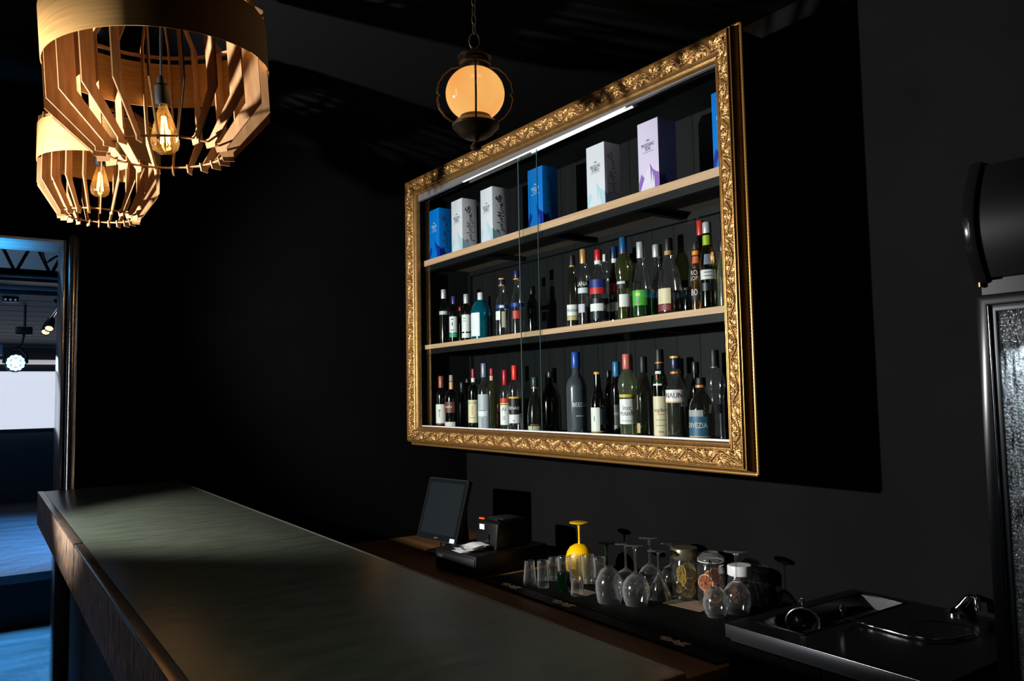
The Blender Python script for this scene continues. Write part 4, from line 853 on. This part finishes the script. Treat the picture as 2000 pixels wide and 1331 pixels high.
def tumbler(label, px, basey, topy, rb_, rt_, m=c_glass, inv=True, thick=.004, base=.01, name='shot_glass', belly=None, n=28):
    Hh, k = hgt(px, basey, topy); a, b = rb_*k, rt_*k; th = .0016 if not thick else thick*.45
    if belly: c = belly*k; side = [(a, 0), ((a+c)/2, Hh*.12), (c, Hh*.36), (c*.98, Hh*.58), ((b+c)/2, Hh*.85), (b, Hh*.97), (b*.9, Hh)]
    else: side = [(a, .0), (a, .0012), ((a+b)/2, Hh*.5), (b, Hh-.0015), (b*.97, Hh)]
    if inv: prof = side+[(0, Hh)]+[(0, Hh-base)]+[(max(r-th, .0005), min(z, Hh-base)) for r, z in side[::-1]]
    else: prof = [(0, 0)]+side+[(max(r-th, .0005), max(z, base)) for r, z in side[::-1]]+[(0, base)]
    q = at_counter(px, basey)
    o = MB().lathe(prof, n, close=True).build(name, m, None, smooth=35, loc=(q.x, q.y, GLZ))
    return tag(o, label, 'glass', GW)
tumbler('small rounded tumbler at the left end of the glasses', 1035, 1143, 1095, 14, 9.5, inv=True, name='tumbler')
tumbler('tall clear shot glass with thick base, second from the left', 1061, 1148, 1095, 11.5, 11, inv=False, base=.03, name='tall_shot_glass')
tumbler('clear shot glass behind the tall shot glass', 1082, 1134, 1089, 9.5, 10, inv=False, base=.012)
tumbler('dark green shot glass at the front of the glasses', 1101, 1154, 1118, 13, 13, m=g_glass, base=.012)
tumbler('clear shot glass standing in front of the yellow goblet, left one', 1101, 1136, 1087, 10, 11, inv=False)
tumbler('squat clear shot glass upside down on a wooden coaster', 1128, 1162, 1129, 13.5, 11.5, base=.008)
tumbler('clear shot glass standing in front of the yellow goblet, middle one', 1124, 1137, 1085, 11, 12, inv=False)
tumbler('clear shot glass standing in front of the yellow goblet, right one', 1150, 1139, 1084, 12, 12.5, inv=False)
tumbler('curved clear tumbler left of the green goblet foot', 1172, 1142, 1089, 13, 13, inv=False, belly=11, name='tumbler')
tumbler('broad round stemless glass upside down at the front', 1191, 1176, 1106, 24, 8, belly=28, thick=.003, base=.006, name='stemless_glass')
goblet('clear wine glass with left foot of the overlapping pair', 1224, 1166, 1061, 21, 27, 20)
goblet('clear wine glass with right foot of the overlapping pair', 1243, 1181, 1064, 22, 28, 17)
goblet('clear wine glass with the highest foot', 1271, 1158, 1049, 20, 25, 20)
goblet('cone bowled cocktail glass upside down in front', 1288, 1168, 1074, 27, 27, 21, shape='cone', bowl=.48)
goblet('clear wine glass just left of the lemon jar', 1313, 1150, 1060, 19, 24, 20)
goblet('clear wine glass upside down in front of the white lidded jar', 1441, 1197, 1075, 22, 28, 23)
tumbler('round bellied stemless glass in front of the orange jar', 1399, 1204, 1148, 18, 12, belly=26, thick=.003, base=.006, name='stemless_glass')
goblet('green stemmed glass upside down behind the shot glasses', 1186, 1140, 1059, 15, 19, 19, m=g_glass, bowl=.40, stem=.0055, name='green_goblet')
yel_m = mat('yellow_plastic', srgb(250, 196, 0), .35)
goblet('yellow plastic goblet standing upside down near the wall', 1133, 1122, 1020, 25, 28, 18.5, m=yel_m, bowl=.585, stem=.0046, shape='hemi', name='yellow_goblet')
# wooden coasters
for lb, px, py, w2 in (('thin wooden coaster under the squat shot glass', 1135, 1158, .05), ('pale wooden board under the fruit jars', 1345, 1182, .085)):
    q = at_counter(px, py, ZM); cs = MB().box((-w2*.7, -w2, -.0004), (w2*.7, w2, .0006)).build('coaster', mat('coaster_wood', (.26, .19, .13), .5, col2=(.17, .12, .08), scale=(60, 8, 60)), None, loc=(q.x+.01, q.y, ZM), rot=(0, 0, .12))
    tag(cs, lb, 'coaster')
# jars of fruit
def jar(label, px, basey, topy, r, lid, name='fruit_jar'):
    Hh, k = hgt(px, basey, topy); R = r*k; q = at_counter(px, basey)
    t = thing(name, label, 'jar', (q.x, q.y, GLZ))
    body_h = Hh*.84
    side = [(R*.9, 0), (R, .006), (R, body_h*.74), (R*.95, body_h*.85), (R*.82, body_h*.94), (R*.82, body_h)]
    MB().lathe([(0, 0)]+side+[(max(a-.0022, .001), max(z, .004)) for a, z in side[::-1]]+[(0, .004)], 36, close=True).build('glass_body', thin_glass('jar_glass', (.90, .92, .92), .05, 1.5, .02, (.5, .5, .5)), t, smooth=40)
    if lid == 'gold':
        MB().lathe([(R*.90, body_h*.93), (R*.95, body_h*.95), (R*.95, Hh-.004), (R*.9, Hh), (0, Hh)], 36).build('lid', mat('lid_olive', (.16, .145, .085), .32, metal=.6), t, smooth=40)
    elif lid == 'white':
        MB().lathe([(R*.90, body_h*.90), (R*.97, body_h*.92), (R*.97, Hh-.005), (R*.92, Hh), (0, Hh)], 36).build('lid', mat('lid_white', (.62, .62, .62), .4), t, smooth=40)
    elif lid == 'clip':
        MB().lathe([(R*.86, body_h), (R*.98, body_h+.002), (R*.98, body_h+.008), (R*.9, body_h+.014), (R*.62, Hh-.004), (R*.55, Hh), (R*.48, Hh-.004), (0, Hh-.006)], 36).build('lid', thin_glass('jar_lid_glass', (.8, .8, .8), .06, 1.8, .12, (.5, .5, .5)), t, smooth=40)
        MB().lathe([(R*.9, body_h-.003), (R*.95, body_h-.003), (R*.95, body_h+.001), (R*.9, body_h+.001)], 36, close=True).build('rubber_seal', mat('seal_pale', (.5, .46, .4), .5), t)
        a0 = math.atan2(-q.y, -q.x)-.1
        wire = [(R*1.0*math.cos(a), R*1.0*math.sin(a), body_h*.93) for a in [a0+2*PI*i/28 for i in range(28)]]
        MB().tube(wire, .0013, 6, closed=True).build('wire_bail', chrome, t, smooth=60)
        MB().tube([(R*1.02*math.cos(a0), R*1.02*math.sin(a0), Hh*.90), (R*1.10*math.cos(a0), R*1.10*math.sin(a0), Hh*.70), (R*1.04*math.cos(a0), R*1.04*math.sin(a0), Hh*.50)], .0018, 6).build('clasp', chrome, t, smooth=60)
    elif lid == 'open':
        MB().lathe([(R*.8, body_h-.002), (R*.92, body_h), (R*.92, Hh-.003), (R*.84, Hh), (R*.78, Hh-.003), (R*.78, body_h)], 12, close=True).build('ribbed_rim', thin_glass('jar_glass', (.90, .92, .92), .05, 1.5), t, smooth=20)
    return t, R, body_h
def fruit_slice(name, label, jar_t, R, loc, rot, r, rind, flesh, group):
    q = Vector(jar_t.location)+Vector(loc)
    s = thing(name, label, 'fruit slice', q, group=group); s.rotation_euler = rot
    MB().lathe([(r*.90, -.0022), (r, -.0014), (r, .0014), (r*.90, .0022), (r*.86, .0010), (r*.86, -.0010)], 26, close=True).build('rind', rind, s, smooth=50)
    for k in range(8):
        a0, a1 = k*PI/4+.06, (k+1)*PI/4-.06
        poly = [(r*.10*math.cos((a0+a1)/2), r*.10*math.sin((a0+a1)/2))]+[(r*.84*math.cos(a0+(a1-a0)*i/4), r*.84*math.sin(a0+(a1-a0)*i/4)) for i in range(5)]
        MB().prism([(x, y, -.0012) for x, y in poly], (0, 0, .0024)).build('segment', flesh, s)
j1, R1, h1_ = jar('jar of lemon slices with dull gold lid', 1340, 1168, 1069, 27, 'gold')
j2, R2, h2_ = jar('clip top jar of dried orange slices with glass lid', 1391, 1180, 1078, 27, 'clip')
j3, R3, h3_ = jar('jar of dark dried fruit with white screw lid', 1447, 1186, 1103, 24, 'white')
j4, R4, h4_ = jar('empty ribbed jar at the right end of the glasses', 1489, 1178, 1106, 18, 'open', name='ribbed_jar')
lem_r, lem_f = paintm((196, 158, 40), .5), mat('lemon_flesh', srgb(150, 120, 40), .4)
org_r, org_f = paintm((236, 190, 140), .5), mat('orange_flesh', srgb(206, 104, 30), .4, col2=srgb(166, 70, 16), scale=(60, 60, 60))
drk_r, drk_f = paintm((150, 92, 44), .5), mat('dark_fruit', srgb(110, 56, 22), .5)
cd1 = math.atan2(-j1.location.y, -j1.location.x)
for jt, R, hh_, nm, lbs, rr_, ff_, gp in ((j1, R1, h1_, 'lemon_slice', 'dried lemon slice inside the gold lidded jar', lem_r, lem_f, 'lemon slices in the jar'),
                                    (j2, R2, h2_, 'orange_slice', 'dried orange slice inside the clip top jar', org_r, org_f, 'orange slices in the jar'),
                                    (j3, R3, h3_, 'dried_fruit_slice', 'dark dried fruit slice inside the white lidded jar', drk_r, drk_f, 'dark slices in the jar')):
    n = 7
    for i in range(n):
        u = i/(n-1); a = cd1+(-.9 if i % 2 else .8)+random.uniform(-.3, .3); rs = R*.58
        rad = R*.32
        fruit_slice(nm, lbs, jt, R, (rad*math.cos(a), rad*math.sin(a), .012+rs*.75+u*(hh_*.72-rs*1.5)), (PI/2*random.uniform(.55, 1.0), random.uniform(-.4, .4), a+PI/2+random.uniform(-.4, .4)), rs, rr_, ff_, gp)
q = Vector(j2.location); a = math.atan2(-q.y, -q.x)-.55
fruit_slice('orange_slice', 'large pale rimmed orange slice pressed against the clip top jar front', j2, R2, (R2*.74*math.cos(a), R2*.74*math.sin(a), h2_*.52), (PI/2, .25, a+PI/2), R2*.62, org_r, org_f, 'orange slices in the jar')

# ------------------------------------------------------------------ sink unit
ZSK = H-.676
sx0, sx1, sy0, sy1 = 1.815, XW-.003, .958, 1.574
snk = thing('sink_unit', 'stainless steel sink unit with drainboard beside the fridge', 'sink', (sx0, sy0, 0))
def S(x, y, z): return Vector((x-sx0, y-sy0, z))
b_fl, b_bl = P(1476, 1214, 2, ZSK), P(1696, 1156, 2, ZSK); b_br, b_fr = P(1783, 1174, 2, ZSK), P(1572, 1242, 2, ZSK)
bxa, bxb = (b_fl.x+b_fr.x)/2, min((b_bl.x+b_br.x)/2, sx1-.04); bya, byb = (b_fr.y+b_br.y)/2, (b_fl.y+b_bl.y)/2
tz0 = ZSK-.038
deck = MB()
for lo, hi in (((sx0, sy0), (bxa, sy1)), ((bxb, sy0), (sx1, sy1)), ((bxa, sy0), (bxb, bya)), ((bxa, byb), (bxb, sy1))):
    deck.box(S(*lo, tz0), S(*hi, ZSK))
bm_ = deck.build('steel_top', steel, snk)
bmx = bmesh.new(); bmx.from_mesh(bm_.data); bmesh.ops.remove_doubles(bmx, verts=bmx.verts, dist=1e-5); bmx.to_mesh(bm_.data); bmx.free()
MB().box(S(sx0-.003, sy0, tz0), S(sx0, sy1, ZSK-.002)).build('front_lip', mat('lip_steel_lit', (.22, .24, .27), .26, metal=.95), snk, bevel=.001)  # lighter than the steel top: the lip's lit look is in the colour
MB().tube([S(sx0+.001, sy0, ZSK-.003), S(sx0+.001, sy1, ZSK-.003)], .0042, 8).build('rolled_edge', steel, snk, smooth=60)
bs = MB(); bd_ = .17
bs.add([S(bxa, bya, ZSK-.001), S(bxb, bya, ZSK-.001), S(bxb, byb, ZSK-.001), S(bxa, byb, ZSK-.001), S(bxa+.02, bya+.02, ZSK-bd_), S(bxb-.02, bya+.02, ZSK-bd_), S(bxb-.02, byb-.02, ZSK-bd_), S(bxa+.02, byb-.02, ZSK-bd_)],
       [(0, 1, 5, 4), (1, 2, 6, 5), (2, 3, 7, 6), (3, 0, 4, 7), (4, 5, 6, 7)]).build('basin', steel_dark, snk, recalc=False)
MB().tube([S(*p, ZSK+.001) for p in ((bxa, bya), (bxb, bya), (bxb, byb), (bxa, byb))], .003, 8, closed=True).build('basin_rim', steel, snk, smooth=60)
MB().box(S(sx0+.015, sy0+.004, 0), S(sx1, sy1-.004, tz0)).build('carcass', mat('sink_carcass', (.003, .003, .003), .6, spec=.2), snk)
for y0, y1 in ((sy0+.006, (sy0+sy1)/2-.002), ((sy0+sy1)/2+.002, sy1-.006)):
    dr = MB().box(S(sx0+.001, y0, .08), S(sx0+.015, y1, tz0-.012)).build('door', mat('sink_door', (.0015, .0015, .0017), .9, spec=.02), snk, bevel=.002)
rc_ = P(1842, 1232, 2, ZSK)
MB().lathe([(.082, 0), (.086, .002), (.090, 0)], 44, c=S(rc_.x, rc_.y, ZSK)).build('round_recess_ring', steel_dark, snk, smooth=60)
# strainer standing in the basin
sc_ = P(1568, 1218, 1, byb-.06); rS = 31/FPX*proj(sc_)[2]
st_ = thing('cocktail_strainer', 'round shiny strainer leaning in the sink basin', 'strainer', sc_)
a = math.atan2(-sc_.y, -sc_.x)
st_.rotation_euler = (0, 0, a)
ringpts = [(.012*math.sin(t), rS*math.cos(t), rS*math.sin(t)) for t in [2*PI*i/36 for i in range(36)]]
MB().tube(ringpts, .0036, 8, closed=True).build('rim', mat('satin_chrome', (.7, .7, .7), .25, metal=1.0), st_, smooth=60)
MB().lathe([(rS*.98, 0), (rS*.85, -.03), (rS*.5, -.052), (0, -.058)], 30, axis='x').build('bowl', steel_dark, st_, smooth=60, rot=(0, 0, 0))
MB().tube([(0, 0, rS), (.004, 0, rS+.012), (.004, .008, rS+.022), (.004, 0, rS+.026), (.004, -.008, rS+.022), (.004, 0, rS+.012)], .0024, 6).build('hanging_loop', chrome, st_, smooth=60)
# spoon-like drain hose lying over the drainboard
hp = [P(1646, 1200, 2, ZSK+.035), P(1648, 1209, 2, ZSK+.02), P(1670, 1214, 2, ZSK+.008), P(1710, 1226, 2, ZSK+.006), P(1770, 1242, 2, ZSK+.006), P(1815, 1250, 2, ZSK+.006), P(1860, 1249, 2, ZSK+.006), P(1902, 1240, 2, ZSK+.006)]
hz = thing('tap_hose', 'thin chrome hose curving over the steel drainboard', 'hose', hp[3])
ho = Vector(hz.location)
MB().tube([p-ho for p in hp], .0042, 8).build('hose', chrome, hz, smooth=60)
MB().lathe([(0, 0), (.007, 0), (.009, .012), (.006, .026), (0, .028)], 16, c=hp[0]-ho).build('nozzle', chrome, hz, smooth=40)
# faucet at the back
fb = P(1868, 1200, 2, ZSK)
fc = thing('chrome_faucet', 'small curved chrome faucet at the back of the sink by the fridge', 'faucet', (fb.x, fb.y, ZSK))
MB().lathe([(0, 0), (.030, 0), (.030, .006), (.020, .012), (.014, .02), (0, .02)], 28).build('base_plate', chrome, fc, smooth=40)
e1 = P(1893, 1165, 0, fb.x+.01)-Vector(fc.location); e2 = P(1907, 1170, 0, fb.x+.0)-Vector(fc.location); e3 = P(1910, 1192, 0, fb.x)-Vector(fc.location)
MB().tube([(0, 0, .012), e1*.45+Vector((0, 0, .006)), e1*.8+Vector((0, 0, .004)), e1, e2, e3], [.012, .011, .010, .010, .010, .010], 12).build('spout', chrome, fc, smooth=60)

# ------------------------------------------------------------------ glass door fridge
XF = 1.90
yF = (P(1906, 580, 0, XF).y+P(1940, 1200, 0, XF).y)/2; yF0 = yF-.56
zF1 = P(1906, 578, 0, XF).z
fr_ = thing('drinks_fridge', 'black drinks fridge with frosted glass door and curved header', 'fridge', (XF, yF0, 0))
def Fz(x, y, z): return Vector((x-XF, y-yF0, z))
sh_m = mat('fridge_black', (.005, .0053, .006), .4, spec=.3)
MB().box(Fz(XF+.03, yF-.02, .05), Fz(XW-.02, yF, zF1+.30)).build('side_wall', sh_m, fr_, bevel=.003)
MB().box(Fz(XF+.03, yF0, .05), Fz(XW-.02, yF0+.02, zF1+.30)).build('side_wall', sh_m, fr_, bevel=.003)
MB().box(Fz(XW-.05, yF0+.02, .05), Fz(XW-.02, yF-.02, zF1)).build('back_wall', mat('fridge_liner', (.55, .57, .58), .5), fr_)
MB().box(Fz(XF+.03, yF0+.02, zF1-.02), Fz(XW-.05, yF-.02, zF1+.29)).build('top_box', sh_m, fr_)
MB().box(Fz(XF+.03, yF0+.02, .05), Fz(XW-.05, yF-.02, .20)).build('plinth', sh_m, fr_)
# door: outer frame, inner step, gasket, misted glass
alu = mat('door_frame_metal', (.006, .0075, .010), .2, metal=.0, spec=.25)
def rect_frame(y0, y1, z0, z1, w_, x0, x1, nm, m, par):
    fm = MB()
    o = [(y0, z0), (y1, z0), (y1, z1), (y0, z1)]; i_ = [(y0+w_, z0+w_), (y1-w_, z0+w_), (y1-w_, z1-w_), (y0+w_, z1-w_)]
    vs = [Fz(x0, *p) for p in o]+[Fz(x0, *p) for p in i_]+[Fz(x1, *p) for p in o]+[Fz(x1, *p) for p in i_]; fs = []
    for k in range(4):
        n = (k+1) % 4; fs += [(k, n, 4+n, 4+k), (8+k, 8+n, 12+n, 12+k), (k, n, 8+n, 8+k), (4+k, 4+n, 12+n, 12+k)]
    return fm.add(vs, fs).build(nm, m, par, bevel=.0015)
dz0 = .22
dr = rect_frame(yF0, yF, dz0, zF1, .024, XF, XF+.028, 'door', alu, fr_)
rect_frame(yF0+.024, yF-.024, dz0+.024, zF1-.024, .016, XF+.008, XF+.026, 'inner_frame', mat('door_inner_frame', (.025, .028, .032), .3, metal=.5), dr)
MB().tube([Fz(XF+.002, yF-.026, dz0+.02), Fz(XF+.002, yF-.026, zF1-.026)], .0025, 8).build('bright_bead', chrome, dr, smooth=60)
mist, nt, out = _nodes('misted_glass'); N = nt.nodes; Lk = nt.links
tc = N.new('ShaderNodeTexCoord'); vo = N.new('ShaderNodeTexVoronoi'); vo.inputs['Scale'].default_value = 170; Lk.new(tc.outputs['Object'], vo.inputs[0])
mp = N.new('ShaderNodeMapping'); mp.inputs['Scale'].default_value = (1, 30, 4); Lk.new(tc.outputs['Object'], mp.inputs[0])
nz = N.new('ShaderNodeTexNoise'); nz.inputs['Scale'].default_value = 3; nz.inputs['Detail'].default_value = 6; Lk.new(mp.outputs[0], nz.inputs[0])
cr = N.new('ShaderNodeValToRGB'); cr.color_ramp.elements[0].position = .38; cr.color_ramp.elements[1].position = .66; Lk.new(nz.outputs[0], cr.inputs[0])
t_ = N.new('ShaderNodeBsdfTransparent'); t_.inputs[0].default_value = (.8, .84, .86, 1)
df = N.new('ShaderNodeBsdfTranslucent'); df.inputs[0].default_value = (.6, .64, .66, 1)
gl = N.new('ShaderNodeBsdfGlossy'); gl.inputs['Roughness'].default_value = .12
bp = N.new('ShaderNodeBump'); bp.inputs['Strength'].default_value = .8; bp.inputs['Distance'].default_value = .004; Lk.new(vo.outputs['Distance'], bp.inputs['Height']); Lk.new(bp.outputs[0], gl.inputs['Normal']); Lk.new(bp.outputs[0], df.inputs['Normal'])
m1_ = N.new('ShaderNodeMixShader'); Lk.new(cr.outputs[0], m1_.inputs[0]); Lk.new(t_.outputs[0], m1_.inputs[1]); Lk.new(df.outputs[0], m1_.inputs[2])
m2_ = N.new('ShaderNodeMixShader'); m2_.inputs[0].default_value = .16; Lk.new(m1_.outputs[0], m2_.inputs[1]); Lk.new(gl.outputs[0], m2_.inputs[2]); Lk.new(m2_.outputs[0], out.inputs[0])
MB().box(Fz(XF+.016, yF0+.04, dz0+.04), Fz(XF+.018, yF-.04, zF1-.04)).build('misted_glass', mist, dr)
dp = MB(); rnd = random.Random(3)
for i in range(260):
    zz_ = zF1-.055-abs(rnd.gauss(0, .16)); y_ = rnd.uniform(yF-.16, yF-.045); r_ = rnd.uniform(.0012, .0036)
    if zz_ < dz0+.1: continue
    dp.lathe([(r_, 0), (r_*.75, r_*.45), (0, r_*.62)], 6, axis='x', c=Fz(XF+.0155, y_, zz_))
do_ = dp.build('water_drops', mat('droplet', (.5, .52, .54), .08, spec=1.0), dr, smooth=70)
for v in do_.data.vertices: v.co.x = (XF+.0155-XF)*2-v.co.x
do_['kind'] = 'stuff'
for k in range(4):
    zz_ = .42+k*.36
    MB().box(Fz(XF+.06, yF0+.02, zz_), Fz(XW-.06, yF-.02, zz_+.012)).build('wire_shelf', mat('shelf_wire', (.5, .5, .5), .4, metal=.6), fr_)
lamp('fridge_light', 'AREA', (XF+.06, yF-.12, zF1-.10), 1.6, (.85, .93, 1.0), (XF+.3, yF-.25, .9), size=.06)
# curved header sign
zs0, zs1 = P(1905, 562, 0, XF).z+.008, P(1895, 318, 0, XF).z
def hprof(bulge, inset):
    n = 14; return [(XF+.03-.0-bulge*math.sin(PI*(.12+.80*i/n)), zs0+inset+(zs1-zs0-2*inset)*i/n) for i in range(n+1)]
hs = MB(); op = hprof(.075, 0)
pts = [Fz(x, yF, z) for x, z in op]+[Fz(XF+.12, yF, zs1), Fz(XF+.12, yF, zs0)]
cap_ = MB().prism(pts, (0, -.028, 0)).build('header_end_cap', gloss_black, fr_, bevel=.004)
pts = [Fz(x, yF-.028, z) for x, z in hprof(.062, .012)]+[Fz(XF+.12, yF-.028, zs1-.012), Fz(XF+.12, yF-.028, zs0+.012)]
MB().prism(pts, (0, -.5, 0)).build('header_face', mat('header_satin', (.005, .0052, .006), .5, spec=.22), fr_, smooth=30)
pts = [Fz(x, yF-.53, z) for x, z in op]+[Fz(XF+.12, yF-.53, zs1), Fz(XF+.12, yF-.53, zs0)]
MB().prism(pts, (0, -.028, 0)).build('header_end_cap', gloss_black, fr_, bevel=.004)
MB().lathe([(0, -.006), (.006, -.004), (.006, .006), (0, .008)], 12, c=Fz(XF+.004, yF-.012, zs0-.004)).build('hinge_pin', mat('brass_pin', (.7, .5, .2), .25, metal=1), fr_, smooth=40)
MB().box(Fz(XF+.012, yF0, zF1+.001), Fz(XF+.10, yF-.01, zs0+.006)).build('header_gap_trim', sh_m, fr_)
